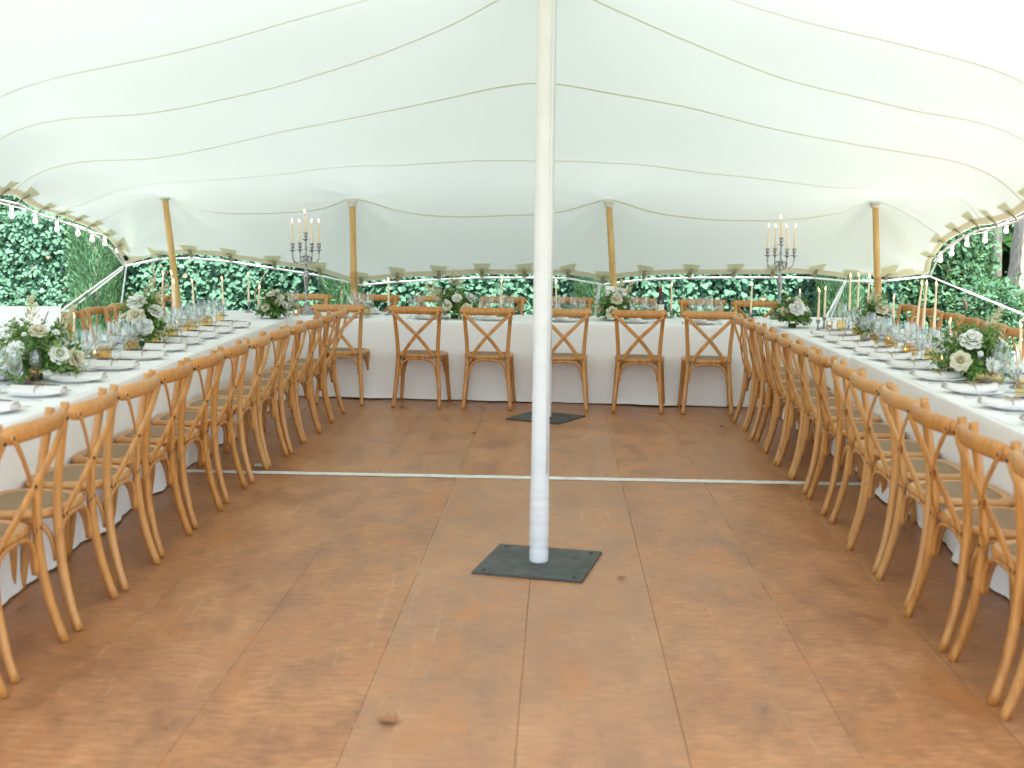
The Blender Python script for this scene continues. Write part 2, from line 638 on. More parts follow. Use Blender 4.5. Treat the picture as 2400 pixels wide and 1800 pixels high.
# ------------------------------------------------------------------ ground
gm = MB()
gm.add([(-60, -40, -.12), (60, -40, -.12), (60, 120, -.12), (-60, 120, -.12)], [(0, 1, 2, 3)])
tag(gm.build("ground", M['soil']), kind='structure')

# ------------------------------------------------------------------ deck floor of long panels, laid slightly askew
floor = bpy.data.objects.new("floor", None)
COL.objects.link(floor)
floor["kind"] = 'structure'
SLOPE = .038                                     # the joints drift towards +x with distance
TAPE0, TAPE1 = (-2.5, 7.559), (2.5, 7.342)
PW = .520


def deck_x(k, y):
    return .174 + k * PW + SLOPE * (y - 7.41)


def deck_panel(k, y0, y1, tone):
    g = .0007
    rb = random.Random(k * 31 + int(y0 * 7))
    zt = rb.uniform(-.0012, .0012)
    q = MB()
    xs = [deck_x(k, y0) + g, deck_x(k + 1, y0) - g, deck_x(k + 1, y1) - g, deck_x(k, y1) + g]
    ys = [y0, y0, y1, y1]
    lo = [(x, y, -.03) for x, y in zip(xs, ys)]
    e = .0011
    hi = [(x, y, zt - e) for x, y in zip(xs, ys)]
    top = [(xs[0] + e, ys[0] + e, zt), (xs[1] - e, ys[1] + e, zt), (xs[2] - e, ys[2] - e, zt), (xs[3] + e, ys[3] - e, zt)]
    q.loops([lo, hi, top])
    o = q.build("floor_panel", M['deck'], floor, smooth=False)
    o.color = (tone, tone, tone, 1)
    return o


for k in range(-9, 9):
    ymid = np.interp(deck_x(k + .5, 7.5), [TAPE0[0], TAPE1[0]], [TAPE0[1], TAPE1[1]])
    deck_panel(k, 1.6, ymid - .002, random.Random(k).choice([.1, .35, .6, .9]) if k not in (-1, 0) else .95)
    deck_panel(k, ymid + .002, 13.2, random.Random(k + 50).choice([0, .2, .45, .8]))
jm = MB()
jm.box((-5.3, 1.6, -.115), (5.3, 13.2, -.034))
jm.build("floor_joist", M['deck_joist'], floor, smooth=False)

tp = MB()
nn = 40
wt = .042
vs, fs = [], []
for i in range(nn + 1):
    s = i / nn
    x = TAPE0[0] + (TAPE1[0] - TAPE0[0]) * s
    y = TAPE0[1] + (TAPE1[1] - TAPE0[1]) * s + .003 * math.sin(i * 1.7)
    for a, z in ((-wt, .0022), (-wt, .0035), (wt, .0035), (wt, .0022)):
        vs.append((x, y + a + .002 * math.sin(i * 2.3 + a * 50), z))
for i in range(nn):
    for j in range(3):
        fs.append((i * 4 + j, i * 4 + 4 + j, i * 4 + 5 + j, i * 4 + 1 + j))
tp.add(vs, fs)
tag(tp.build("joint_tape", M['tape'], smooth=False), "pale grey tape stuck across the brown floor from row to row", "floor tape")

# ------------------------------------------------------------------ stretch tent surface
CT = []
for Y, rows in {
    13.15: [(-3.8, 1.865), (-3.47, 1.755), (-2.77, 1.715), (-2.06, 1.785), (-1.76, 1.865), (-1.36, 1.775), (-0.75, 1.705), (-0.05, 1.725), (0.56, 1.775), (1.03, 1.885), (1.46, 1.785), (1.97, 1.715), (2.57, 1.695), (3.18, 1.725), (3.63, 1.815), (3.93, 1.895)],
    12.15: [(-4.32, 1.783), (-4.03, 1.903), (-3.29, 2.013), (-2.27, 2.103), (-1.2, 2.193), (0.16, 2.253), (0.88, 2.243), (1.8, 2.163), (3.2, 2.023), (4.12, 1.973), (4.54, 1.893)],
    11.15: [(-4.5, 1.972), (-3.43, 2.172), (-2.15, 2.432), (-1.31, 2.602), (-0.47, 2.782), (0.24, 2.892), (0.79, 2.822), (1.63, 2.682), (2.91, 2.412), (3.76, 2.282), (4.5, 2.042)],
    10.15: [(-4.25, 2.301), (-3.1, 2.491), (-1.95, 2.731), (-1.18, 2.971), (-0.43, 3.271), (-0.13, 3.421), (0.63, 3.421), (1.47, 3.101), (2.23, 2.831), (3.39, 2.571), (4.21, 2.371)],
    9.15: [(-3.8, 2.539), (-2.77, 2.799), (-1.74, 3.069), (-1.2, 3.219), (0.2, 3.529), (1.68, 3.249), (2.67, 3.009), (3.75, 2.719)],
    7.85: [(-3.8, 2.611), (-2.4, 2.951), (-1, 3.271), (0.2, 3.471), (1.4, 3.271), (2.7, 2.951), (3.8, 2.671)],
    5.9: [(-3.8, 2.659), (-2.4, 3.029), (-1.1, 3.409), (1.4, 3.409), (2.6, 3.029), (3.8, 2.689)],
    3.75: [(-3.6, 2.563), (-1.6, 3.013), (0.1, 3.313), (1.8, 3.013), (3.6, 2.563)],
    0.75: [(-3.6, 2.399), (-1.6, 2.749), (0.1, 2.849), (1.8, 2.749), (3.6, 2.399)],
}.items():
    CT += [(x, Y, z) for x, z in rows]
CT += [(.14, 5.5, 3.95), (.29, 9.9, 3.68)]
BACK = [(-4.59, 14.15, 1.106), (-4.28, 14.05, 1.184), (-3.79, 13.94, 1.232), (-3.41, 13.89, 1.231), (-2.98, 13.88, 1.17), (-2.41, 13.97, 1.092), (-2.19, 14.03, 1.034), (-1.93, 14.12, 0.946), (-1.84, 14.14, 0.936), (-1.58, 14.06, 0.964), (-1.21, 13.96, 1.012), (-0.42, 13.87, 1.06), (0.17, 13.91, 1.061), (0.66, 14.02, 1.053), (1.0, 14.13, 0.996), (1.05, 14.15, 0.976), (1.34, 14.05, 1.034), (1.93, 13.91, 1.081), (2.52, 13.87, 1.09), (3.22, 13.95, 1.102), (3.43, 14.0, 1.093), (3.93, 14.15, 1.036), (4.24, 14.06, 1.074), (4.6, 14.07, 1.095), (4.9, 14.15, 1.086)]
LEFT = [(-4.75, -3, 2.074), (-4.75, 2.25, 2.131), (-4.72, 5.25, 2.146), (-4.7, 7.75, 2.099), (-4.68, 9.55, 1.968), (-4.65, 11.0, 1.829), (-4.65, 11.56, 1.761), (-4.65, 12.18, 1.684), (-4.65, 12.87, 1.589), (-4.64, 13.45, 1.491), (-4.6, 13.85, 1.36), (-4.59, 14.15, 1.106)]
RIGHT = [(4.85, -3, 2.074), (4.82, 2.25, 2.131), (4.8, 5.25, 2.146), (4.78, 7.75, 2.099), (4.76, 9.55, 1.968), (4.75, 11.29, 1.775), (4.75, 12.12, 1.663), (4.75, 12.82, 1.578), (4.75, 13.19, 1.496), (4.78, 13.55, 1.373), (4.82, 13.85, 1.27), (4.9, 14.15, 1.086)]
CT += BACK[1:-1] + LEFT + RIGHT + [(-2.5, -3, 2.6), (0, -3, 2.75), (2.5, -3, 2.6)]
CTA = np.array(CT)
cx_, cy_, cz_ = CTA.T


def phi(r2):
    return r2 * np.log(r2 + 1e-9) * .5


_D = (cx_[:, None] - cx_[None]) ** 2 + (cy_[:, None] - cy_[None]) ** 2
_n = len(cx_)
_A = np.zeros((_n + 3, _n + 3))
_A[:_n, :_n] = phi(_D) + np.eye(_n) * 2e-3
_A[:_n, _n:] = np.stack([np.ones(_n), cx_, cy_], 1)
_A[_n:, :_n] = _A[:_n, _n:].T
_W = np.linalg.solve(_A, np.concatenate([cz_, np.zeros(3)]))


def tent_z(x, y):
    x = np.asarray(x, float)
    y = np.asarray(y, float)
    r2 = (x[..., None] - cx_) ** 2 + (y[..., None] - cy_) ** 2
    z = phi(r2) @ _W[:_n] + _W[_n] + _W[_n + 1] * x + _W[_n + 2] * y
    for px, py, h, s in ((-3.80, 13.15, .025, .16), (-1.76, 13.15, .025, .16), (1.03, 13.15, .025, .16), (3.93, 13.15, .025, .16), (.29, 9.9, .10, .4)):
        d = np.sqrt((x - px) ** 2 + (y - py) ** 2)
        z = z + h * np.exp(-d / s)
    # small gathers round the tops of the bamboo poles
    for px, py, ph in ((-3.80, 13.15, .4), (-1.76, 13.15, 1.9), (1.03, 13.15, 3.1), (3.93, 13.15, .9)):
        d = np.sqrt((x - px) ** 2 + (y - py) ** 2)
        an = np.arctan2(y - py, x - px)
        z = z + .010 * np.sin(an * 9 + ph + 1.5 * np.sin(an * 2)) * np.exp(-((d - .30) / .22) ** 2)
    # drag folds that fan out from the two far corners
    for px, py, a0 in ((-4.6, 14.17, -.9), (4.9, 14.17, -2.2)):
        d = np.sqrt((x - px) ** 2 + (y - py) ** 2)
        an = np.arctan2(y - py, x - px)
        z = z + .030 * np.sin(an * 13 + a0) * np.exp(-((d - .55) / .38) ** 2)
    return z


_bx, _by = np.array([p[0] for p in BACK]), np.array([p[1] for p in BACK])
_ly, _lx = np.array([p[1] for p in LEFT]), np.array([p[0] for p in LEFT])
_ry, _rx = np.array([p[1] for p in RIGHT]), np.array([p[0] for p in RIGHT])


def xl(y):
    return np.interp(y, _ly, _lx)


def xr(y):
    return np.interp(y, _ry, _rx)


def yb(x):
    return np.interp(x, _bx, _by)


YN = .7                                       # the canopy ends just in front of the camera
NU, NV = 210, 190
vs = []
for j in range(NV + 1):
    v = j / NV
    yv = YN + (14.15 - YN) * v
    for i in range(NU + 1):
        u = i / NU
        x = xl(yv) + (xr(yv) - xl(yv)) * u
        y = YN + (yb(x) - YN) * v - .35 * (1 - v) ** 6 * math.sin(u * math.pi * 3) ** 2 * -1
        vs.append((x, y))
vs = np.array(vs)
zs = tent_z(vs[:, 0], vs[:, 1])
fs = []
for j in range(NV):
    for i in range(NU):
        a = j * (NU + 1) + i
        fs.append((a, a + 1, a + NU + 2, a + NU + 1))
tent = thing("stretch_tent", "white stretch tent canopy spread over the whole banquet on bamboo poles", "tent")
q = MB()
q.add(np.column_stack([vs, zs]), fs)
q.build("canopy", M['canopy'], tent)


def surf_strip(pts, w, off, name, material, thick=.004, dirv=None):
    """a ribbon sewn under the canopy along plan points; w is its plan width, laid across the path"""
    P = np.array(pts, float)
    T = np.gradient(P, axis=0)
    T /= np.linalg.norm(T, axis=1)[:, None] + 1e-9
    Nn = np.stack([-T[:, 1], T[:, 0]], 1) if dirv is None else np.tile(np.array(dirv, float), (len(P), 1))
    q = MB()
    vs, fs = [], []
    a, b = (w if isinstance(w, tuple) else (-w / 2, w / 2))
    for i in range(len(P)):
        for e in (a, .5 * (a + b), b):
            p = P[i] + Nn[i] * e
            vs.append((p[0], p[1], float(tent_z(p[0], p[1])) - off - (.0015 if e not in (a, b) else 0)))
    for i in range(len(P) - 1):
        for k in range(2):
            fs.append((i * 3 + k, i * 3 + k + 1, i * 3 + 4 + k, i * 3 + 3 + k))
    q.add(vs, fs)
    return q.build(name, material, tent)


for Y in (13.15, 12.15, 11.15, 10.15, 9.15):
    nn = 240 if Y == 12.15 else 110
    pts = []
    for i in range(nn + 1):
        x = xl(Y) + .03 + (xr(Y) - xl(Y) - .06) * i / nn
        y = Y
        if Y == 12.15 and x < .6:
            y += .006 * (1 if (i // 2) % 2 else -1)
        pts.append((x, y))
    surf_strip(pts, (.017 if Y > 11.5 else .019), .0075, "seam", M['seam'])
# hem band round the three edges in view
xs = np.linspace(-4.55, 4.86, 150)
surf_strip([(x, yb(x)) for x in xs], (-.068, .002), .0065, "hem", M['hem'], dirv=(0, 1))
ys = np.linspace(7.0, 14.09, 60)
surf_strip([(xl(y), y) for y in ys], (-.002, .062), .0065, "hem", M['hem'], dirv=(1, 0))
surf_strip([(xr(y), y) for y in ys], (-.062, .002), .0065, "hem", M['hem'], dirv=(1, 0))

# sewn tabs with a strap that reaches down to the edge rope
rope_pts = []


def edge_tab(ex, ey, inx, iny):
    """ex, ey on the edge; (inx, iny) the inward plan direction"""
    ax, ay = -iny, inx
    q = MB()
    vs = []
    rows = 4
    steep = .72
    for r in range(rows + 1):
        s = r / rows
        d = (.045 + .15 * s) * steep
        hw = .062 + .04 * s
        for c in range(5):
            t = (c / 4 * 2 - 1) * hw
            x, y = ex + inx * d + ax * t, ey + iny * d + ay * t
            vs.append((x, y, float(tent_z(x, y)) - .0125))
    fs = [(r * 5 + c, r * 5 + c + 1, r * 5 + c + 6, r * 5 + c + 5) for r in range(rows) for c in range(4)]
    q.add(vs, fs)
    p = q.build("edge_patch", M['patch'], tent)
    st = MB()
    zt0 = float(tent_z(ex + inx * .075, ey + iny * .075)) - .016
    ze = float(tent_z(ex, ey))
    pts = [(ex + inx * .075, ey + iny * .075, zt0), (ex + inx * .03, ey + iny * .03, float(tent_z(ex + inx * .03, ey + iny * .03)) - .016), (ex - inx * .012, ey - iny * .012, ze - .02), (ex - inx * .025, ey - iny * .025, ze - .055)]
    st.strip(smooth_path(pts, 8), .045, .004, (inx, iny, -.6))
    st.build("strap", M['strap_dark'], p)
    rg = MB()
    c = Vector(pts[0])
    ring = [(c.x + ax * .022 * math.cos(a), c.y + ay * .022 * math.cos(a), c.z - .006 + .016 * math.sin(a)) for a in np.linspace(0, 2 * math.pi, 11)]
    rg.tube(ring, .0035, 5, cap=False)
    rg.build("ring", M['steel_ring'], p)
    return (ex - inx * .025, ey - iny * .025, ze - .052)


bx = [-4.13, -3.74, -3.27, -2.77, -2.26, -1.79, -1.35, -.86, -.36, .13, .64, 1.06, 1.53, 2.05, 2.55, 3.01, 3.53, 3.96, 4.38]
rp = [(-4.59, 14.18, 1.087)] + [edge_tab(x, float(yb(x)), 0, -1) for x in bx] + [(4.92, 14.18, 1.067)]
ly = [13.87, 13.53, 13.15, 12.73, 12.29, 11.85, 11.4, 10.95, 10.5, 10.05]
lp = [(-4.6, 14.18, 1.087)] + [edge_tab(float(xl(y)), y, 1, 0) for y in ly]
ry = [13.65, 13.25, 12.8, 12.35, 11.9, 11.45, 11.0, 10.55, 10.1]
rr = [(4.93, 14.18, 1.067)] + [edge_tab(float(xr(y)), y, -1, 0) for y in ry]
for pts in (rp, lp, rr):
    q = MB()
    q.tube(pts, .011, 6)
    q.build("edge_rope", M['rope'], tent)


def guy(name, a, b, r0, r1=None, knots=()):
    q = MB()
    r1 = r1 or r0
    P = [Vector(a).lerp(Vector(b), s) for s in np.linspace(0, 1, 60)]
    q.tube([(p.x, p.y, p.z + .012 * math.sin(i * 2.1)) for i, p in enumerate(P)] if r0 > .02 else P,
           [((r0 + (r1 - r0) * i / 59) * (1 + sum(1.3 * math.exp(-((i / 59 - k) / .025) ** 2) for k in knots))) for i in range(60)], 7)
    return q.build(name, M['rope'], tent)


def strap_guy(a, b):
    q = MB()
    P = [Vector(a).lerp(Vector(b), s) for s in np.linspace(0, 1, 12)]
    q.strip(P, .05, .006, (.5, -.3, 1))
    return q.build("guy_strap", M['rope'], tent)


strap_guy((-4.6, 14.18, 1.087), (-6.55, 15.15, -0.1))
guy("guy_rope", (-4.62, 14.2, 1.057), (-6.4, 15.2, -0.1), .012)
guy("guy_rope", (-4.58, 14.2, 1.087), (-4.98, 14.85, -0.1), .009)
guy("guy_rope", (4.92, 14.18, 1.067), (8.2, 15.15, -0.1), .007, .006, (.17, .23, .30, .36, .42))
guy("guy_rope", (1.03, 14.18, 0.927), (.93, 14.85, -0.1), .016)
guy("guy_rope", (-1.86, 14.18, 0.887), (-1.9, 14.85, -0.1), .012)
guy("guy_rope", (3.93, 14.18, 0.987), (3.6, 14.85, -0.1), .014)
guy("guy_rope", (3.93, 14.18, 0.987), (3.75, 14.9, -0.1), .010)
guy("guy_rope", (7.2, 17.45, 0.207), (11.0, 17.25, 0.503), .02)

# ------------------------------------------------------------------ centre poles
def centre_pole(x, y, side, rot, label, gather_top):
    t = thing("tent_pole", label, "tent pole", (x, y, 0), 0, "white sleeved centre poles")
    q = MB()
    h = side / 2
    q.box((-h, -h, .0005), (h, h, .012), .002)
    p = q.build("base_plate", M['plate_steel'], t, smooth=False)
    p.rotation_euler = (0, 0, rot)
    for sx in (-1, 1):
        for sy in (-1, 1):
            b = MB()
            b.lathe([(.009, .0125), (.009, .0145), (.006, .016), (0, .016)], 8, (sx * (h - .045), sy * (h - .045), 0))
            b.build("bolt_hole", M['bolt'], p)
    z1 = float(tent_z(x, y)) + .02
    prof = []
    z = .014
    rn = random.Random(3)
    while z < z1:
        r = .042
        if z < .42:
            w = 1 - max(0, (z - .30) / .12)
            r = .0445 * w + .042 * (1 - w) + rn.uniform(-.0016, .0022) * w
            dz = .012
        elif gather_top and z > z1 - .45:
            r = .043 + rn.uniform(-.001, .003) + .02 * max(0, 1 - (z1 - z) / .15) ** 2
            dz = .013
        else:
            r = .041 + .0012 * math.sin(z * 5)
            if z > z1 - .3:
                r += .10 * max(0, 1 - (z1 - z) / .3) ** 2
            dz = .05
        prof.append((r, z))
        z += dz
    prof = [(.043, .0135)] + prof
    q = MB()
    q.lathe(prof, 20)
    q.build("sleeve", M['sleeve'], t)
    q = MB()
    q.tube([(.030, -.030, .44), (.031, -.031, 1.5), (.030, -.030, z1 - .5)], .0055, 6)
    q.build("sleeve_seam", M['sleeve'], t)
    return t


centre_pole(.135, 5.485, .515, R(-14), "white cloth-sleeved centre pole standing on black plate nearest the camera", False)
centre_pole(.287, 9.885, .50, R(-29), "white sleeved centre pole half hidden behind the nearer pole, by the far chairs", True)


# ------------------------------------------------------------------ bamboo poles
def bamboo(xt, xb, label, cap_h, wrap):
    t = thing("bamboo_pole", label, "tent pole", (xb, 13.20, -.1), 0, "bamboo poles along the back of the tent")
    zt = float(tent_z(xt, 13.15)) + .1 - .012
    L = zt - (-.0)
    lean = (xt - xb)
    q = MB()
    pts, rad = [], []
    nodes = [.25, .52, .80, 1.06, 1.31, 1.55]
    for z in np.linspace(0, L - .02, 70):
        r = .040 - .006 * z / L
        for nd in nodes:
            r += .003 * math.exp(-((z - nd) / .012) ** 2) - .0012 * math.exp(-((z - nd - .03) / .012) ** 2)
        pts.append((lean * z / L, -.05 * z / L, z))
        rad.append(r)
    q.tube(pts, rad, 12)
    q.build("cane", M['bamboo'], t)
    if wrap:
        q = MB()
        pts = []
        for i in range(16 * 12):
            a = i / 16 * 2 * math.pi
            z = 1.0 + .19 * i / (16 * 12)
            pts.append((lean * z / L + .041 * math.cos(a), -.05 * z / L + .041 * math.sin(a), z))
        q.tube(pts, .006, 4, cap=False)
        q.build("cord_wrap", M['bamboo'], t)
    c = MB()
    zt2 = L - .01
    c.lathe([(.034, zt2 - cap_h), (.045, zt2 - cap_h + .004), (.050, zt2 - cap_h * .6), (.056, zt2 - cap_h * .3), (.060, zt2 - .02), (.055, zt2), (.02, zt2 + .004)], 16, (lean, -.05, 0))
    c.build("pole_cap", M['cap_cloth'], t)
    return t


bamboo(-3.80, -3.62, "leaning bamboo pole beside the cypress corner of the tent", .03, False)
bamboo(-1.76, -1.74, "bamboo pole with white cap rising just behind the pewter candelabra at the far table", .08, True)
bamboo(1.03, 1.19, "bamboo pole with white cap behind the tilted white card on the far table", .075, False)
bamboo(3.93, 4.10, "bamboo pole with white cap near the tree trunks end of the far table", .06, True)


# ------------------------------------------------------------------ tablecloths
TZ = .73


def tablecloth(name, label, x0, x1, y0, y1, rot=0.0, pivot=None, z=TZ, seed=0, drop=(1, 1, 1, 1)):
    """drop: which sides hang (y0, x1, y1, x0)"""
    rn = np.random.default_rng(seed)
    cx, cy = (x0 + x1) / 2, (y0 + y1) / 2
    hx, hy = (x1 - x0) / 2, (y1 - y0) / 2
    step = .045
    per = []
    rc = .03

    def side(ax, ay, bx, by):
        L = math.hypot(bx - ax, by - ay)
        n = max(2, int(L / step))
        for i in range(n):
            s = i / n
            per.append((ax + (bx - ax) * s, ay + (by - ay) * s))
    side(-hx + rc, -hy, hx - rc, -hy)
    for a in (-75, -45, -15):
        per.append((hx - rc + rc * math.cos(R(a)), -hy + rc + rc * math.sin(R(a))))
    side(hx, -hy + rc, hx, hy - rc)
    for a in (15, 45, 75):
        per.append((hx - rc + rc * math.cos(R(a)), hy - rc + rc * math.sin(R(a))))
    side(hx - rc, hy, -hx + rc, hy)
    for a in (105, 135, 165):
        per.append((-hx + rc + rc * math.cos(R(a)), hy - rc + rc * math.sin(R(a))))
    side(-hx, hy - rc, -hx, -hy + rc)
    for a in (195, 225, 255):
        per.append((-hx + rc + rc * math.cos(R(a)), -hy + rc + rc * math.sin(R(a))))
    P = np.array(per)
    n = len(P)
    T = np.roll(P, -1, 0) - np.roll(P, 1, 0)
    T /= np.linalg.norm(T, axis=1)[:, None]
    Nn = np.stack([T[:, 1], -T[:, 0]], 1)
    s = np.cumsum(np.linalg.norm(P - np.roll(P, 1, 0), axis=1))
    f = np.zeros(n)
    for k in range(9):
        wl = rn.uniform(.16, .9)
        f += rn.uniform(.3, 1) * np.sin(s * 2 * math.pi / wl + rn.uniform(0, 6.3))
    f /= np.abs(f).max()
    f2 = np.zeros(n)
    for k in range(6):
        f2 += np.sin(s * 2 * math.pi / rn.uniform(.5, 2.2) + rn.uniform(0, 6.3))
    f2 /= np.abs(f2).max()
    rings = []
    lv = [(z, -.008, 0), (z - .003, 0.0, 0), (z - .012, .003, 0)] + [(z - d, .004, d / z) for d in (.05, .12, .2, .3, .4, .5, .58, .65)]
    for zz, o, w in lv:
        off = o + w * .012 + w ** 1.2 * .036 * f + (w ** 6) * .03 * f2
        q = P + Nn * off[:, None] if isinstance(off, np.ndarray) else P + Nn * off
        rings.append([(a, b, zz) for a, b in q])
    off = .018 + .030 * f + .045 * np.clip(f2, -.3, 1)
    q = P + Nn * off[:, None]
    hz = .014 + .016 * (1 + f2)
    rings.append([(a, b, c) for (a, b), c in zip(q, hz)])
    off = .022 + .030 * f + .055 * np.clip(f2, -.3, 1)
    q = P + Nn * off[:, None]
    rings.append([(a, b, .006 + .3 * max(0, c - .012)) for (a, b), c in zip(q, hz)])
    m = MB()
    m.loops(rings[::-1], cap0=False, cap1=False)
    # top: inner grid
    gx, gy = max(4, int(2 * hx / .12)), max(4, int(2 * hy / .12))
    gv, gf = [], []
    ix, iy = hx - .02, hy - .02
    for j in range(gy + 1):
        for i in range(gx + 1):
            x, y = -ix + 2 * ix * i / gx, -iy + 2 * iy * j / gy
            gv.append((x, y, z + .0006 + .0012 * math.sin(x * 9 + seed) * math.sin(y * 5.3)))
    for j in range(gy):
        for i in range(gx):
            a = j * (gx + 1) + i
            gf.append((a, a + 1, a + gx + 2, a + gx + 1))
    m.add(gv, gf)
    top = [(a, b, c) for a, b, c in rings[0]]
    inner = [(max(-ix, min(ix, a)) * .9999, max(-iy, min(iy, b)) * .9999, z - .0004) for a, b, c in top]
    m.loops([top, inner], cap0=False, cap1=True)
    o = m.build(name, M['linen'])
    o.location = (cx, cy, 0)
    o.rotation_euler = (0, 0, rot)
    return tag(o, label, "tablecloth", "white tablecloths on the banquet tables")


tablecloth("tablecloth", "white linen cloth on the long table along the ivy hedge, left of the floor", -3.04, -2.105, 3.0, 11.95, R(-.3), seed=1)
tablecloth("tablecloth", "white linen cloth on the far table facing the camera, behind five chairs", -2.09, 2.36, 10.79, 11.74, R(-5.6), seed=2, z=TZ + .002)
tablecloth("tablecloth", "white cloth on the near stretch of the table beside the tree trunks", 2.175, 3.175, 3.0, 8.04, R(-2.6), seed=3, z=TZ + .008)
tablecloth("tablecloth", "white cloth on the stretch of the trunk-side table close to the far corner", 2.335, 3.33, 8.00, 11.9, R(-1.6), seed=4)



# ------------------------------------------------------------------ cross-back chair
def make_chair(label):
    t = thing("crossback_chair", label, "chair")
    W = M['wood']
    RT, RZ = .033, .857
    for s in (-1, 1):
        q = MB()
        path = smooth_path([(s * .206, -.272, 0), (s * .198, -.240, .10), (s * .187, -.210, .24), (s * .177, -.195, .42), (s * .180, -.199, .56), (s * .192, -.222, .72), (s * .204, -.250, .893)], 18)
        q.tube(path, [(.0172 + .002 * math.sin(math.pi * min(1, i / 12)),) * 2 for i in range(18)], 9)
        q.build("rear_leg", W, t)
    for s in (-1, 1):
        q = MB()
        path = smooth_path([(s * .224, .178, 0), (s * .214, .162, .12), (s * .203, .150, .27), (s * .196, .145, .438)], 10)
        q.tube(path, [.0160 + .003 * i / 9 for i in range(10)], 9)
        q.build("front_leg", W, t)
    # top rail: bowed, oval in section, rounded ends
    q = MB()
    xs = [-.238, -.235, -.226, -.205] + list(np.linspace(-.17, .17, 9)) + [.205, .226, .235, .238]
    pts = [(x, -.278 - .042 * (1 - (x / .238) ** 2), RZ + .004 * (1 - (x / .238) ** 2)) for x in xs]
    prof = {0: .35, 1: .62, 2: .86, 3: .98}
    rad = []
    for i in range(len(xs)):
        k = prof.get(min(i, len(xs) - 1 - i), 1.0)
        rad.append((RT * k, .0165 * (.55 + .45 * k)))
    q.tube(pts, rad, 12, flat=(0, 0, 1))
    q.build("top_rail", W, t)
    # crossed slats
    for s in (-1, 1):
        q = MB()
        o = -.0055 if s > 0 else .0055
        path = smooth_path([(s * .220, -.303, .862), (s * .170, -.301, .812), (s * .085, -.290 + o, .727), (0, -.268 + o, .641), (-s * .085, -.235 + o, .535), (-s * .122, -.214, .475), (-s * .138, -.207, .437)], 18)
        q.strip(path, .031, .009, (0, -1, .35))
        q.build("cross_slat", W, t)
    # seat
    def outline(inset, n=44):
        pts = []
        for k in range(n):
            a = 2 * math.pi * k / n
            c, s_ = math.cos(a), math.sin(a)
            e = .62
            x = math.copysign(abs(c) ** e, c)
            y = math.copysign(abs(s_) ** e, s_)
            w = (.216 + .018 * y) - inset
            pts.append((x * w, -.006 + y * (.196 - inset)))
        return pts
    q = MB()
    q.loops([[(x, y, z) for x, y in outline(i)] for i, z in ((.05, .434), (.008, .434), (0, .440), (-.002, .452), (.003, .462), (.012, .467), (.040, .466), (.046, .461))], cap0=True, cap1=True)
    q.build("seat_frame", W, t)
    q = MB()
    q.loops([[(x, y, z) for x, y in outline(i)] for i, z in ((.0455, .4625), (.052, .467), (.08, .471), (.13, .474), (.19, .4745))], cap0=False, cap1=True)
    q.build("cane_seat", M['cane'], t)
    # bentwood arch braces under the seat
    def arch(a, b, za, zt):
        A, B = np.array(a), np.array(b)
        pts = []
        for u, z in ((0, za), (.02, za + .05), (.07, za + .105), (.17, zt - .018), (.32, zt - .002), (.5, zt), (.68, zt - .002), (.83, zt - .018), (.93, za + .105), (.98, za + .05), (1, za)):
            p = A + (B - A) * u
            pts.append((p[0], p[1], z))
        q = MB()
        q.tube(smooth_path(pts, 22), .0115, 7)
        q.build("arch_brace", W, t)
    arch((-.168, -.190), (.168, -.190), .268, .428)
    arch((-.190, .136), (.190, .136), .268, .428)
    arch((-.172, -.180), (-.192, .130), .268, .428)
    arch((.172, -.180), (.192, .130), .268, .428)
    bm = MB()
    bm.lathe([(.0068, -.004), (.0068, .0012), (.0045, .003), (0, .0036)], 8)
    me = bm.mesh("bolt", M['bolt'])
    for x, y, z in ((-.216, -.3105, .852), (.216, -.3105, .852), (0, -.2795, .641), (-.132, -.2125, .447), (.132, -.2125, .447), (-.174, -.2105, .447), (.174, -.2105, .447)):
        o = link("bolt", me, t)
        o.location = (x, y, z)
        o.rotation_euler = (R(90), 0, 0)
    return t


ORD = ["first", "second", "third", "fourth", "fifth", "sixth", "seventh", "eighth", "ninth", "tenth", "eleventh", "twelfth", "thirteenth"]
proto = None
crand = random.Random(21)


def chair(x, y, rz, label, group, bolts=True):
    global proto
    tone = crand.choice([.0, .15, .35, .6, .85, 1.0])
    rz += crand.uniform(-.055, .055)
    x += crand.uniform(-.012, .012)
    if proto is None:
        proto = make_chair(label)
        proto.location = (x, y, .001)
        proto.rotation_euler = (0, 0, rz)
        proto["group"] = group
        KIDS[proto.name] = [(c, list(c.children)) for c in proto.children]
        for c in proto.children:
            c.color = (tone,) * 3 + (1,)
        return proto
    return copy_thing(proto, (x, y, .001), rz, label, tone, group, skip=() if bolts else ("bolt",))


GL = "chairs along the aisle side of the left table"
GR = "chairs along the aisle side of the right table"
left_y = [3.62, 4.16, 4.69, 5.22, 5.75, 6.30, 6.87, 7.42, 7.92, 8.39, 8.85, 9.32, 9.83]
for i, y in enumerate(left_y):
    fx = np.interp(y, [3.6, 4.42, 6.0, 7.7, 9.0, 10.1], [-1.69, -1.677, -1.64, -1.573, -1.485, -1.43])
    extra = ", half cut by the frame" if i == 0 else (", next to the corner" if i == 12 else "")
    chair(fx - .272, y, R(90) + R(-2.5), f"crossback chair, aisle side of left table, {ORD[i]} from camera{extra}", GL)
right_y = [3.5, 4.03, 4.55, 5.07, 5.59, 6.13, 6.70, 7.26, 7.71, 8.15, 8.63, 9.09, 9.56]
for i, y in enumerate(right_y):
    fx = np.interp(y, [3.77, 4.8, 5.9, 7.0, 8.4, 9.3], [1.609, 1.653, 1.715, 1.773, 1.814, 1.846])
    extra = ", cut by the frame" if i == 0 else (", next to the corner" if i == 12 else "")
    chair(fx + .272, y, R(-90) + R(-2.0), f"crossback chair, aisle side of right table, {ORD[i]} from camera{extra}", GR)
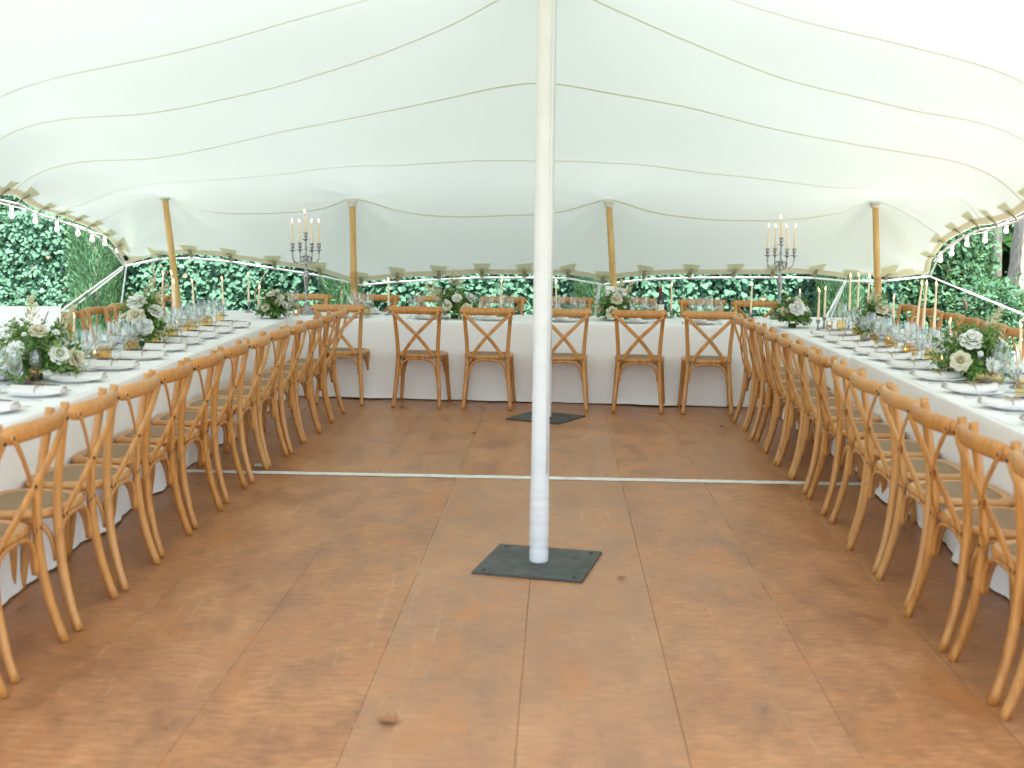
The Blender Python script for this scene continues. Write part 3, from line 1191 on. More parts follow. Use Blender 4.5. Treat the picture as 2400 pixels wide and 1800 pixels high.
GB = "chairs along the floor side of the far table"
back_x = [-1.536, -.80, -.205, .455, 1.11, 1.70]
names = ["pushed in behind the corner chairs", "left of the white poles, second in its row", "just left of the white poles", "partly hidden by the white centre poles", "just right of white poles, below the white card", "right end of its row"]
for i, x in enumerate(back_x):
    cy = 10.29 - .09 * x + .272 + (.09 if i == 0 else 0)
    chair(x, cy, R(-4.5 if i else -2), f"crossback chair, floor side of far table, {names[i]}", GB)
GO = "chairs along the hedge side of the far table"
for i, (x, y) in enumerate(zip([-2.10, -1.42, -.78, -.13, .55, 1.23, 1.85, 2.36], [12.11, 12.12, 12.04, 11.99, 12.02, 11.96, 11.91, 11.78])):
    chair(x, y - .29, R(180 - 5), f"crossback chair on the hedge side of the far table, {ORD[i]} from the left", GO, False)
GLO = "chairs along the outer side of the left table"
for i, (x, y) in enumerate([(-3.42, 8.72), (-3.44, 9.25), (-3.44, 9.76), (-3.42, 10.28), (-3.40, 10.85), (-3.38, 11.5)]):
    chair(x + .29, y, R(-90 + 2), f"crossback chair, outer side of left table, {ORD[i]} visible from camera", GLO, False)
GRO = "chairs along the outer side of the right table"
for i, (x, y) in enumerate([(3.64, 8.53), (3.69, 9.08), (3.71, 9.6), (3.75, 10.15), (3.77, 10.7), (3.77, 11.3)]):
    chair(x - .29, y, R(90 - 2), f"crossback chair, outer side of right table, {ORD[i]} visible from camera", GRO, False)


# ------------------------------------------------------------------ leaves
def leaf_shape(L, Wd, fold=.18, kind='ivy'):
    """small folded leaf lying along +y, tip away"""
    if kind == 'ivy':
        out = [(0, 0), (.40 * Wd, .06 * L), (.52 * Wd, .36 * L), (.34 * Wd, .70 * L), (0, L), (-.34 * Wd, .70 * L), (-.52 * Wd, .36 * L), (-.40 * Wd, .06 * L)]
    else:
        out = [(0, 0), (.34 * Wd, .2 * L), (.5 * Wd, .5 * L), (.3 * Wd, .82 * L), (0, L), (-.3 * Wd, .82 * L), (-.5 * Wd, .5 * L), (-.34 * Wd, .2 * L)]
    vs = [(x, y, abs(x) * fold - .12 * y * y / max(L, 1e-6)) for x, y in out] + [(0, .45 * L, -.03 * L)]
    fs = [(0, 1, 2, 8), (8, 2, 3, 4), (4, 5, 6, 8), (8, 6, 7, 0)]
    return np.array(vs), fs


def blade_shape(L, Wd):
    vs = np.array([(-.5 * Wd, 0, 0), (.5 * Wd, 0, 0), (.35 * Wd, .6 * L, .03 * L), (0, L, 0), (-.35 * Wd, .6 * L, .03 * L)])
    return vs, [(0, 1, 2, 4), (4, 2, 3)]


def frames(d, up_noise, rng):
    """orthonormal frames: y axis along d, z axis near n"""
    d = d / (np.linalg.norm(d, axis=1)[:, None] + 1e-9)
    a = up_noise - d * np.sum(up_noise * d, 1)[:, None]
    a /= np.linalg.norm(a, axis=1)[:, None] + 1e-9
    x = np.cross(d, a)
    return x, d, a


def scatter(name, material, shape, pos, ydir, nrm, size, tone, parent=None, smooth=False):
    """one mesh of many leaves, with a per-leaf tone attribute"""
    sv, sf = shape
    n, k = len(pos), len(sv)
    X, Y, Z = frames(np.asarray(ydir, float), np.asarray(nrm, float), RNG)
    size = np.asarray(size, float).reshape(-1, 1, 1)
    V = (X[:, None, :] * sv[None, :, 0:1] + Y[:, None, :] * sv[None, :, 1:2] + Z[:, None, :] * sv[None, :, 2:3]) * size + np.asarray(pos)[:, None, :]
    V = V.reshape(-1, 3)
    loops, starts, totals = [], [], []
    base = np.arange(n) * k
    lt = [len(f) for f in sf]
    fl = np.concatenate([np.array(f) for f in sf])
    L = (base[:, None] + fl[None]).reshape(-1)
    tot = np.tile(np.array(lt), n)
    st = np.concatenate([[0], np.cumsum(tot)[:-1]])
    me = bpy.data.meshes.new(name)
    me.vertices.add(len(V))
    me.vertices.foreach_set("co", V.astype(np.float32).ravel())
    me.loops.add(len(L))
    me.loops.foreach_set("vertex_index", L.astype(np.int32))
    me.polygons.add(len(tot))
    me.polygons.foreach_set("loop_start", st.astype(np.int32))
    me.polygons.foreach_set("loop_total", tot.astype(np.int32))
    me.update(calc_edges=True)
    at = me.attributes.new("tone", 'FLOAT', 'POINT')
    at.data.foreach_set("value", np.repeat(np.asarray(tone, np.float32), k))
    me.materials.append(material)
    if smooth:
        me.polygons.foreach_set("use_smooth", [True] * len(me.polygons))
    return link(name, me, parent)


def single_leaf(material, shape, tone_v):
    me = bpy.data.meshes.new("leaf")
    me.from_pydata([tuple(v) for v in shape[0]], [], shape[1])
    at = me.attributes.new("tone", 'FLOAT', 'POINT')
    at.data.foreach_set("value", np.full(len(me.vertices), tone_v, np.float32))
    me.materials.append(material)
    return me


# ------------------------------------------------------------------ hedges
def hedge(name, label, x0, x1, yf, depth, h, material, dens, lsize, shp, lump=.14, n_single=0, sz=(.35, 1.3), light=.0):
    t = thing(name, label, "hedge", ((x0 + x1) / 2, yf + depth / 2, -.12))
    ox, oy = (x0 + x1) / 2, yf + depth / 2
    rng = np.random.default_rng(abs(hash(label)) % 1000 if False else int(abs(x0 * 100 + yf * 7)) % 1000)
    ph = rng.uniform(0, 6.3, 6)

    def surf(x, z):
        return lump * (np.sin(x * 2.3 + ph[0]) * np.sin(z * 3.1 + ph[1]) + .6 * np.sin(x * 5.7 + ph[2] + z * 2) + .45 * np.sin(x * 11 + ph[3]) * np.sin(z * 9 + ph[4])) * .6
    core = MB()
    nx, nz = int((x1 - x0) / .25), int(h / .2)
    gx = np.linspace(x0, x1, nx + 1)
    gz = np.linspace(-.12, h - .1, nz + 1)
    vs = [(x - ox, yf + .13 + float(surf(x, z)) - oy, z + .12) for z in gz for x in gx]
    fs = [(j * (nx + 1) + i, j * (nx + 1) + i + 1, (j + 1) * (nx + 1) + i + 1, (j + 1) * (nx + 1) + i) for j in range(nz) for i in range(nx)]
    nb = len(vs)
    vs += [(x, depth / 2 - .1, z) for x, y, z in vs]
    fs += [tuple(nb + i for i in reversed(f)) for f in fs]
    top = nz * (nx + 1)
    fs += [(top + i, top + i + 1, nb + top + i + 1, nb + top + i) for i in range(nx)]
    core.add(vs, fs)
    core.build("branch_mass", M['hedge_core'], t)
    n = int(dens * (x1 - x0) * h)
    x = rng.uniform(x0, x1, n)
    z = rng.uniform(-.05, h, n)
    y = yf + surf(x, z) + rng.normal(.03, .05, n) + np.where(rng.random(n) < .12, -.05, 0)
    d = np.stack([rng.normal(0, .55, n), rng.normal(-.55, .35, n), rng.normal(-.55, .5, n)], 1)
    nr = np.stack([rng.normal(0, .34, n), rng.normal(-1, .26, n), rng.normal(.6, .28, n)], 1)
    clump = .5 + .14 * np.sin(x * 3.1 + ph[5]) * np.sin(z * 4.3) + .14 * np.sin(x * 9 + z * 6)
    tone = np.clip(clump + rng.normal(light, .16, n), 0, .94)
    tone[rng.random(n) < .012] = 1.0
    size = rng.uniform(.6, 1.25, n) * lsize
    P = np.stack([x - ox, y - oy, z + .12], 1)
    # top fringe
    nt_ = int(dens * .35 * (x1 - x0) * depth)
    xt = rng.uniform(x0, x1, nt_)
    yt = rng.uniform(yf, yf + depth, nt_)
    zt = h + rng.normal(-.04, .07, nt_) + .06 * np.sin(xt * 3 + ph[0])
    P = np.vstack([P, np.stack([xt - ox, yt - oy, zt + .12], 1)])
    d = np.vstack([d, np.stack([rng.normal(0, .7, nt_), rng.normal(-.4, .5, nt_), rng.normal(.3, .5, nt_)], 1)])
    nr = np.vstack([nr, np.stack([rng.normal(0, .4, nt_), rng.normal(-.3, .4, nt_), rng.normal(1, .2, nt_)], 1)])
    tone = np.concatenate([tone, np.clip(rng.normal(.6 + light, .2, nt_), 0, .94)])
    size = np.concatenate([size, rng.uniform(.6, 1.2, nt_) * lsize])
    singles = np.array([], int)
    if n_single:
        ok = np.where((z > sz[0]) & (z < sz[1]) & (y < yf + surf(x, z) + .02))[0]
        singles = ok[np.argsort(-size[ok])][:n_single]
    keep = np.ones(len(P), bool)
    keep[singles] = False
    o = scatter("foliage", material, shp, P[keep], d[keep], nr[keep], size[keep], tone[keep], t)
    o["kind"] = "stuff"
    if n_single:
        lm = [single_leaf(material, shp, v) for v in (.15, .35, .5, .65, .8, .92)]
        X, Y, Z = frames(d[singles], nr[singles], rng)
        for k, i in enumerate(singles):
            o = link("leaf", lm[min(5, int(tone[i] * 6))], t)
            mt = Matrix((X[k], Y[k], Z[k])).transposed().to_4x4()
            s = float(size[i]) * 1.1
            o.matrix_local = Matrix.Translation(P[i] + np.array([0, -.02, 0])) @ mt @ Matrix.Scale(s, 4)
    # a few bare stems on the face
    for k in range(max(2, int((x1 - x0) * 1.2))):
        xx = rng.uniform(x0 + .2, x1 - .2)
        zz = rng.uniform(.2, h - .7)
        pts = [(xx - ox + .12 * s * rng.uniform(-1, 1), yf + float(surf(xx, zz)) - .05 - oy, zz + .12 + s * .5) for s in np.linspace(0, 1, 6)]
        q = MB()
        q.tube(pts, [.011 - .0012 * i for i in range(6)], 5)
        q.build("stem", M['twig'], t)
    return t


IVY = leaf_shape(.115, .105, .22, 'ivy')
OVAL = leaf_shape(.12, .06, .25, 'oval')
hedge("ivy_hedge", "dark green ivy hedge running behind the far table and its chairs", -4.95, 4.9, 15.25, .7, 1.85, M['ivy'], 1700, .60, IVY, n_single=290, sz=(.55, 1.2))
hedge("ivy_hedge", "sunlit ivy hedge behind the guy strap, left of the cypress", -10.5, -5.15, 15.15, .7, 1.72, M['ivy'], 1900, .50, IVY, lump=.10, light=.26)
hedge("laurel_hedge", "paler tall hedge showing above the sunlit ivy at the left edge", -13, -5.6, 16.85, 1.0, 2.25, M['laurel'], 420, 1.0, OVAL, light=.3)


# ------------------------------------------------------------------ cypresses
def cypress(x, y, r, h, label):
    t = thing("cypress", label, "tree", (x, y, -.12), 0, "narrow cypresses in front of the hedge")
    rng = np.random.default_rng(int((x + 20) * 50))
    q = MB()
    q.tube([(0, 0, 0), (.01, 0, h * .5), (0, 0, h * .93)], [.05, .035, .01], 7)
    q.build("trunk", M['bark'], t)
    n = int(9500 * h * r / .45)
    z = rng.uniform(.05, 1, n)
    prof = np.where(z < .12, .7 + 2.5 * z, np.where(z > .7, np.sqrt(np.clip((1.0 - z) / .3, 0, 1)), 1.0))
    a = rng.uniform(0, 2 * math.pi, n)
    rr = r * prof * (np.sqrt(rng.uniform(.35, 1.08, n)) + .10 * np.sin(a * 5 + z * 9))
    P = np.stack([rr * np.cos(a), rr * np.sin(a), z * h], 1)
    d = np.stack([.45 * np.cos(a) + rng.normal(0, .25, n), .45 * np.sin(a) + rng.normal(0, .25, n), rng.normal(1.0, .25, n)], 1)
    nr = np.stack([np.cos(a), np.sin(a), rng.normal(.2, .5, n)], 1)
    tone = np.clip(rng.normal(.5, .2, n) + .25 * np.sin(a * 4 + z * 14), 0, .94)
    o = scatter("foliage", M['cypress'], blade_shape(.075, .012), P, d, nr, rng.uniform(.6, 1.3, n), tone, t)
    o["kind"] = "stuff"
    return t


cypress(-5.15, 14.8, .30, 3.0, "bright green cypress column beside the tent corner at the left guy strap")
cypress(-2.13, 14.87, .24, 2.6, "cypress column behind the second bamboo pole from the left")
cypress(1.02, 14.87, .24, 2.6, "cypress column behind the bamboo pole with the tilted white card")
cypress(4.05, 14.87, .27, 2.7, "cypress column beside the rightmost bamboo pole")


# ------------------------------------------------------------------ bushes and trees at the trunk side
def bush(x, y, rx, ry, h, label, n, shp, material, size=1.0, light=0.0, name="laurel_bush"):
    t = thing(name, label, "bush", (x, y, -.12), 0, "bushes beyond the open side by the trunks")
    rng = np.random.default_rng(int(abs(x * 91 + y * 13)))
    for k in range(6):
        a = rng.uniform(0, 6.28)
        q = MB()
        q.tube(smooth_path([(.05 * math.cos(a), .05 * math.sin(a), 0), (.3 * rx * math.cos(a), .3 * ry * math.sin(a), h * .4), (.6 * rx * math.cos(a + .4), .6 * ry * math.sin(a + .4), h * .85)], 7), [.03, .027, .023, .019, .015, .011, .007], 6)
        q.build("stem", M['twig'], t)
    cl = 26
    ca = rng.uniform(0, 6.28, cl)
    cr = np.sqrt(rng.uniform(.1, 1, cl)) * .75
    cz = rng.uniform(.12, .92, cl)
    cc = np.stack([cr * np.cos(ca) * rx * np.sqrt(1.05 - cz ** 3), cr * np.sin(ca) * ry * np.sqrt(1.05 - cz ** 3), cz * h], 1)
    ctone = rng.uniform(-.22, .25, cl)
    k = rng.integers(0, cl, n)
    off = rng.normal(0, 1, (n, 3))
    off /= np.linalg.norm(off, axis=1)[:, None]
    off *= (rng.uniform(.25, 1, n) ** .5)[:, None] * np.array([.42 * rx, .42 * ry, .22 * h])
    P = cc[k] + off
    P[:, 2] = np.clip(P[:, 2], .02, None)
    d = off / (np.linalg.norm(off, axis=1)[:, None] + 1e-6) + rng.normal(0, .5, (n, 3))
    d[:, 2] -= .3
    nr = off + rng.normal(0, .3, (n, 3)) + np.array([0, -.2, .3])
    tone = np.clip(.48 + light + ctone[k] + rng.normal(0, .17, n), 0, .94)
    o = scatter("foliage", material, shp, P, d, nr, rng.uniform(.6, 1.25, n) * size, tone, t)
    o["kind"] = "stuff"
    return t


bush(5.35, 15.65, .75, .6, 2.0, "glossy leafy bush right behind the tent corner at the thick guy rope", 7500, OVAL, M['laurel'], .70)
bush(5.95, 16.15, .50, .7, 2.2, "tall leafy bush between the tent corner and the slim trunks", 8000, leaf_shape(.11, .07, .25, 'oval'), M['laurel'], .70, .06)
bush(6.0, 15.0, .6, .4, 1.05, "low dark shrub under the thick white guy rope", 3600, OVAL, M['laurel'], .6, -.05)
bush(6.75, 17.2, .38, .4, 1.0, "rounded shrub at the foot of the slim grey trunk", 3600, IVY, M['ivy'], .75, .05)
bush(9.9, 20.6, 1.5, 1.0, 3.2, "dark bush mass in the gap between the slim and the thick trunk", 5200, OVAL, M['laurel'], 1.3, -.1)
bush(7.1, 20.6, 2.0, 1.0, 3.4, "deep green thicket far behind the slim trunks", 7000, OVAL, M['laurel'], 1.35, -.05)
bush(4.6, 19.5, 2.0, 1.0, 3.0, "deep green thicket rising behind the ivy hedge near the tent corner", 5000, OVAL, M['laurel'], 1.3, -.1)


def tree(x, y, r, h, label, crown, n, lean=(0, 0), rc=2.4):
    t = thing("tall_tree", label, "tree", (x, y, -.15), 0, "tall trees beyond the open side")
    rng = np.random.default_rng(int(abs(x * 17 + y * 3)))
    q = MB()
    m = 26
    prof = []
    for i in range(m):
        s = i / (m - 1)
        z = h * s
        prof.append((r * (1 - .45 * s) * (1 + .45 * math.exp(-z / .35)), z))
    vs, fs = [], []
    k = 28
    for i, (rr, z) in enumerate(prof):
        for j in range(k):
            a = 2 * math.pi * j / k
            rad = rr * (1 + .05 * math.sin(a * 3 + z) + .035 * math.sin(a * 7 + z * 2.3) + rng.uniform(-.025, .025) + .12 * math.exp(-z / .3) * math.sin(a * 4))
            vs.append((rad * math.cos(a) + lean[0] * z / h, rad * math.sin(a) + lean[1] * z / h, z))
    for i in range(m - 1):
        for j in range(k):
            j2 = (j + 1) % k
            fs.append((i * k + j, i * k + j2, (i + 1) * k + j2, (i + 1) * k + j))
    q.add(vs, fs)
    q.build("trunk", M['bark'], t)
    top = np.array([lean[0], lean[1], h])
    ends = []
    for b in range(7):
        a = b * 2.4 + rng.uniform(-.4, .4)
        e = top + np.array([math.cos(a) * rc * .75, math.sin(a) * rc * .75, rng.uniform(.1, .8) * crown])
        q = MB()
        z0 = h * rng.uniform(.72, .98)
        q.tube(smooth_path([(lean[0] * z0 / h, lean[1] * z0 / h, z0), tuple(.5 * (top + e) + np.array([0, 0, .3])), tuple(e)], 8), [r * .4 * (1 - i / 9) for i in range(8)], 7)
        q.build("limb", M['bark'], t)
        ends.append(e)
    cl = 34
    cc = np.array([ends[rng.integers(0, 7)] * .6 + top * .4 + rng.normal(0, 1, 3) * np.array([rc * .5, rc * .5, crown * .28]) + np.array([0, 0, crown * .2]) for _ in range(cl)])
    kk = rng.integers(0, cl, n)
    off = rng.normal(0, .42, (n, 3))
    P = cc[kk] + off
    d = rng.normal(0, 1, (n, 3))
    d[:, 2] -= .5
    nr = rng.normal(0, .6, (n, 3)) + np.array([0, 0, 1])
    o = scatter("crown", M['canopy_leaf'], leaf_shape(.17, .1, .2, 'oval'), P, d, nr, rng.uniform(.7, 1.4, n), np.clip(rng.normal(.5, .2, n), 0, .94), t)
    o["kind"] = "stuff"
    return t


tree(7.95, 18.1, .47, 6.0, "thick grey tree trunk at the right edge of the picture, beyond the guy rope", 4.0, 9000, rc=3.0)
tree(7.93, 19.6, .10, 5.5, "slim grey trunk standing just left of the thick trunk", 3.0, 5000, (-.25, 0), rc=1.8)
tree(7.35, 17.4, .045, 4.6, "thin brown stem rising behind the thick guy rope", 2.2, 3000, (.1, 0), rc=1.3)
tree(6.9, 19.2, .06, 5.0, "thin grey trunk deep among the bushes near the tent corner", 2.4, 3000, (.15, 0), rc=1.4)

# far tree mass beyond everything
rng = np.random.default_rng(5)
n = 26000
a = rng.uniform(-1.15, 1.15, n)
rad = 32 + rng.normal(0, 1.6, n)
hh = 7.5 + 2.2 * np.sin(a * 9) + 1.3 * np.sin(a * 23 + 1)
z = rng.uniform(0, 1, n) ** .8 * hh
P = np.stack([rad * np.sin(a), rad * np.cos(a), z], 1)
d = rng.normal(0, 1, (n, 3))
d[:, 2] -= .6
nr = np.stack([-np.sin(a), -np.cos(a), np.full(n, .6)], 1) + rng.normal(0, .4, (n, 3))
o = scatter("distant_woods", M['canopy_leaf'], leaf_shape(.75, .5, .2, 'oval'), P, d, nr, rng.uniform(.6, 1.4, n), np.clip(rng.normal(.4, .2, n) + .2 * np.sin(a * 40) * np.sin(z * 1.7), 0, .94))
tag(o, "dark woods far behind the hedges", None, None, "stuff")


# ------------------------------------------------------------------ string lights
def string_lights(pts, label, bulbs, plug=None, drop=.055):
    t = thing("string_light", label, "string light", (0, 0, 0))
    q = MB()
    q.tube(smooth_path(pts, 60), .006, 6)
    q.build("wire", M['rope'], t)
    for x, y, z in bulbs:
        s = MB()
        s.lathe([(.012, .0), (.017, -.004), (.019, -.05), (.016, -.056)], 10, (x, y, z))
        so = s.build("bulb_socket", M['socket'], t)
        b = MB()
        b.lathe([(.012, -.054), (.016, -.063), (.023, -.080), (.024, -.090), (.019, -.104), (.009, -.112), (0, -.114)], 12, (x, y, z))
        b.build("bulb", M['bulb'], so)
    if plug:
        q = MB()
        q.tube([plug, (plug[0] + .02, plug[1], plug[2] - .05), (plug[0] + .045, plug[1], plug[2] - .13)], [.02, .027, .022], 8)
        q.build("plug", M['plug'], t)
    return t


def offpath(P, dz):
    return [(x, y, z + dz) for x, y, z in P]


BL = [(-4.75, 10.45, 1.747), (-4.73, 10.87, 1.736), (-4.72, 11.34, 1.696), (-4.72, 11.89, 1.648), (-4.72, 12.45, 1.57), (-4.71, 13.01, 1.522), (-4.71, 13.44, 1.456), (-4.69, 13.8, 1.409), (-4.65, 14.1, 1.325)]
string_lights(offpath(BL, .035) + [(-4.6, 14.11, 1.275)], "white festoon bulbs hung under the left tent edge, ending in a black plug", offpath(BL, .035), (-4.57, 14.05, 1.284))
BR = [(4.86, 13.67, 1.321), (4.85, 13.3, 1.403), (4.84, 12.85, 1.513), (4.83, 12.33, 1.557), (4.83, 11.82, 1.656), (4.83, 11.25, 1.724)]
string_lights([(4.9, 14.0, 1.243)] + offpath(BR, .035) + [(4.83, 10.65, 1.831)], "lit festoon bulbs hung under the right tent edge in front of the tree trunks", offpath(BR, .035))


# ------------------------------------------------------------------ tableware prototypes
HID = []


def make_wine_glass(label):
    t = thing("wine_glass", label, "wine glass")
    q = MB()
    q.lathe([(.0355, 0), (.036, .0015), (.022, .004), (.006, .008), (.0042, .013)], 16)
    q.build("foot", M['glass'], t)
    q = MB()
    q.lathe([(.0042, .0128), (.0036, .03), (.0036, .075), (.0048, .086)], 8)
    q.build("stem", M['glass'], t)
    q = MB()
    outer = [(.005, .085), (.018, .092), (.033, .107), (.0415, .128), (.0415, .142), (.0385, .170), (.0335, .203), (.0325, .212)]
    inner = [(r - .0014, z + .001) for r, z in outer[1:]][::-1]
    q.lathe(outer + [(.0318, .2128)] + inner + [(.001, .090)], 18)
    q.build("bowl", M['glass'], t)
    return t


def make_tumbler(label):
    q = MB()
    outer = [(.001, 0), (.030, 0), (.036, .006), (.0405, .03), (.0395, .055), (.034, .085)]
    inner = [(r - .0025, z + .002) for r, z in outer[2:]][::-1]
    q.lathe(outer + inner + [(.001, .012)], 16)
    return tag(q.build("amber_tumbler", M['amber']), label, "tumbler")


def make_plate(label):
    q = MB()
    q.lathe([(.001, .004), (.075, .004), (.082, 0), (.088, .002), (.100, .010), (.140, .0195), (.142, .0215), (.139, .0225), (.100, .0145), (.088, .009), (.001, .0085)], 32)
    return tag(q.build("dinner_plate", M['china']), label, "plate")


def make_napkin(label):
    """a linen napkin folded into a slim crescent on the plate, tied with twine round a dark sprig; its length runs along x"""
    t = thing("napkin", label, "napkin")
    q = MB()
    nx = 22
    rings = []
    for i in range(nx + 1):
        s = i / nx * 2 - 1
        x = s * .135
        w = .056 * (1 - .2 * s * s)
        h = .032 + .010 * math.cos(s * 1.5) - (.007 * math.exp(-((s) / .12) ** 2))
        zc = .010 * s * s + .004 * abs(s) ** 5
        y0 = .020 * s * s
        sec = [(-w, 0), (-w * 1.04, h * .35), (-w * .8, h * .8), (-w * .3, h * 1.0), (-w * .18, h * .82), (0, h * 1.02), (w * .45, h * .95), (w * .6, h * .7), (w * .9, h * .66), (w * 1.04, h * .3), (w, 0)]
        rings.append([(x + .004 * math.sin(i * 1.9 + k), y0 + a + .0025 * math.sin(i * .8 + k), zc + b) for k, (a, b) in enumerate(sec)])
    q.loops(rings)
    q.build("folded_cloth", M['napkin'], t)
    q = MB()
    q.tube([(0.004 + .003 * math.sin(a * 2), .055 * math.cos(a), .018 + .026 * math.sin(a)) for a in np.linspace(0, 2 * math.pi, 19)], .0022, 5, cap=False)
    for s in (-1, 1):
        q.tube(smooth_path([(0.004, -.01, .045), (s * .025, -.025, .054), (s * .028, -.005, .056), (.004, -.008, .046)], 10), .0014, 4)
        q.tube(smooth_path([(0.004, -.01, .045), (s * .02, -.035, .045), (s * .035, -.058, .036)], 6), .0012, 4)
    q.build("twine", M['twine'], t)
    q = MB()
    rn = random.Random(4)
    for k in range(3):
        y = -.012 + .008 * k
        pts = smooth_path([(-.09 - .008 * k, y * .7, .046), (0, y * .5, .0465), (.08 + .01 * k, y + .006 * (k - 1.5), .047)], 12)
        q.tube(pts, .0013, 4)
        for j in range(9):
            p = pts[11 - j % 5]
            c = (p[0] + rn.uniform(-.006, .006), p[1] + rn.uniform(-.004, .004), p[2] + rn.uniform(0, .004))
            q.lathe([(0, -.005), (.0024, -.001), (.0022, .002), (0, .005)], 5, c)
    q.build("dried_sprig", M['sprig'], t)
    return t


def make_fork(label):
    q = MB()
    pts = smooth_path([(0, -.10, .004), (0, -.04, .007), (0, .03, .006), (0, .055, .004)], 9)
    q.strip(pts, .009, .0028, (0, 0, 1))
    for s in (-1.5, -.5, .5, 1.5):
        q.tube([(s * .003, .053, .0045), (s * .0062, .065, .003), (s * .0062, .085, .0035), (s * .006, .102, .007)], .0016, 5)
    return tag(q.build("fork", M['silver']), label, "fork")


def make_knife(label):
    q = MB()
    q.strip([(0, -.11, .004), (0, -.06, .005), (0, -.005, .004)], .011, .005, (0, 0, 1))
    q.strip([(0, -.005, .004), (.001, .05, .004), (.0015, .09, .004), (-.001, .112, .004)], .017, .0016, (0, 0, 1))
    return tag(q.build("knife", M['silver']), label, "knife")


def make_votive(label):
    t = thing("votive_holder", label, "candle holder")
    q = MB()
    outer = [(.001, 0), (.026, 0), (.030, .004), (.031, .03), (.032, .058)]
    q.lathe(outer + [(r - .002, z + .003) for r, z in outer[2:]][::-1] + [(.001, .006)], 14)
    q.build("glass_cup", M['smoke'], t)
    q = MB()
    q.lathe([(.026, .0062), (.026, .028), (.022, .0295), (0, .0285)], 12)
    w = q.build("tealight", M['wax'], t)
    q = MB()
    q.lathe([(0, .031), (.0035, .037), (.0032, .043), (0, .056)], 7)
    q.build("flame", M['flame'], w)
    return t


proto_t = {}
MAKE = dict(wine=make_wine_glass, tumbler=make_tumbler, plate=make_plate, napkin=make_napkin, fork=make_fork, knife=make_knife, votive=make_votive)


def put(kind, x, y, z, rz, label, group=None, scale=None):
    if kind not in proto_t:
        o = MAKE[kind](label)
        proto_t[kind] = o
        o.location = (x, y, z)
        o.rotation_euler = (0, 0, rz)
        if scale:
            o.scale = (scale,) * 3
        if group:
            o["group"] = group
        KIDS[o.name] = [(c, list(c.children)) for c in o.children]
        return o
    o = copy_thing(proto_t[kind], (x, y, z), rz, label, None, group, scale or 1.0)
    return o


prand = random.Random(9)


def place(x, y, face, z, where, glass_side=1, cutlery=True, napkin=True):
    """one place setting; (x, y) plate centre; face = direction the guest looks (radians, 0 = +y, counter-clockwise); where = phrase that singles it out"""
    c, s = math.cos(face), math.sin(face)

    def w(a, b):                                    # a to the guest's right, b towards the table's middle
        return x + a * c - b * s, y + a * s + b * c
    j = lambda v=.012: prand.uniform(-v, v)
    px, py = w(j(), j())
    put('plate', px, py, z, 0, f"white dinner plate, {where}", "dinner plates at the places")
    if napkin:
        put('napkin', *w(j(), -.01 + j()), z + .009, face + R(90) + j(.12), f"grey napkin with sprig on plate, {where}", "napkins on the plates", 1.0)
    if cutlery:
        put('fork', *w(-.175 + j(.006), j()), z + .0005, face + j(.05), f"steel fork beside plate, {where}", "forks at the places")
        put('knife', *w(.172 + j(.006), j()), z + .0005, face + math.pi * 0 + j(.05), f"steel knife beside plate, {where}", "knives at the places")
    put('wine', *w(glass_side * (.07 + j()), .215 + j()), z, j(3), f"taller wine glass, {where}", "wine glasses on the tables", 1.06 + j(.03))
    put('wine', *w(glass_side * (.155 + j()), .185 + j()), z, j(3), f"smaller wine glass, {where}", "wine glasses on the tables", .94 + j(.03))
    put('wine', *w(glass_side * (.10 + j()), .285 + j()), z, j(3), f"smallest wine glass, {where}", "wine glasses on the tables", .84 + j(.03))
    put('tumbler', *w(glass_side * (-.02 + j(.02)), .235 + j()), z, j(3), f"amber glass tumbler, {where}", "amber tumblers on the tables", 1 + j(.06))


def right_edge(y):
    return 2.10 + .045 * (y - 4.8)


NEAR_Z, FAR_Z = TZ + .010, TZ + .001             # the near cloth of the right table lies over the far one
for i, y in enumerate(left_y):
    if y < 4.9:
        continue
    place(-2.325, y + .05, R(90), TZ + .001, f"{ORD[i]} aisle-side place from camera, left table")
left_outer = [6.35, 6.9, 7.45, 8.0, 8.5, 9.0, 9.5, 10.0, 10.5]
for i, y in enumerate(left_outer):
    place(-2.80, y, R(-90), TZ + .001, f"{ORD[i]} visible outer-side place from camera, left table", cutlery=False)
for i, y in enumerate(right_y):
    if y < 4.7:
        continue
    place(right_edge(y) + .25, y + .05, R(-90 - 2), NEAR_Z if y < 7.9 else FAR_Z, f"{ORD[i]} aisle-side place from camera, right table", -1)
right_outer = [6.6, 7.15, 7.7, 8.25, 8.8, 9.3, 9.8, 10.35]
for i, y in enumerate(right_outer):
    place(right_edge(y) + .74, y, R(90 - 2), NEAR_Z if y < 7.9 else FAR_Z, f"{ORD[i]} visible outer-side place from camera, right table", cutlery=False)
for i, x in enumerate(back_x):
    place(x + .01, 10.72 - .105 * x + .245, R(-5.5), TZ + .0035, f"{ORD[i]} floor-side place from the left, far table")
for i, x in enumerate([-2.0, -1.40, -.78, -.13, .55, 1.23, 1.85]):
    place(x, 10.72 - .105 * x + .77, R(180 - 5.5), TZ + .0035, f"{ORD[i]} hedge-side place from the left, far table", cutlery=False)

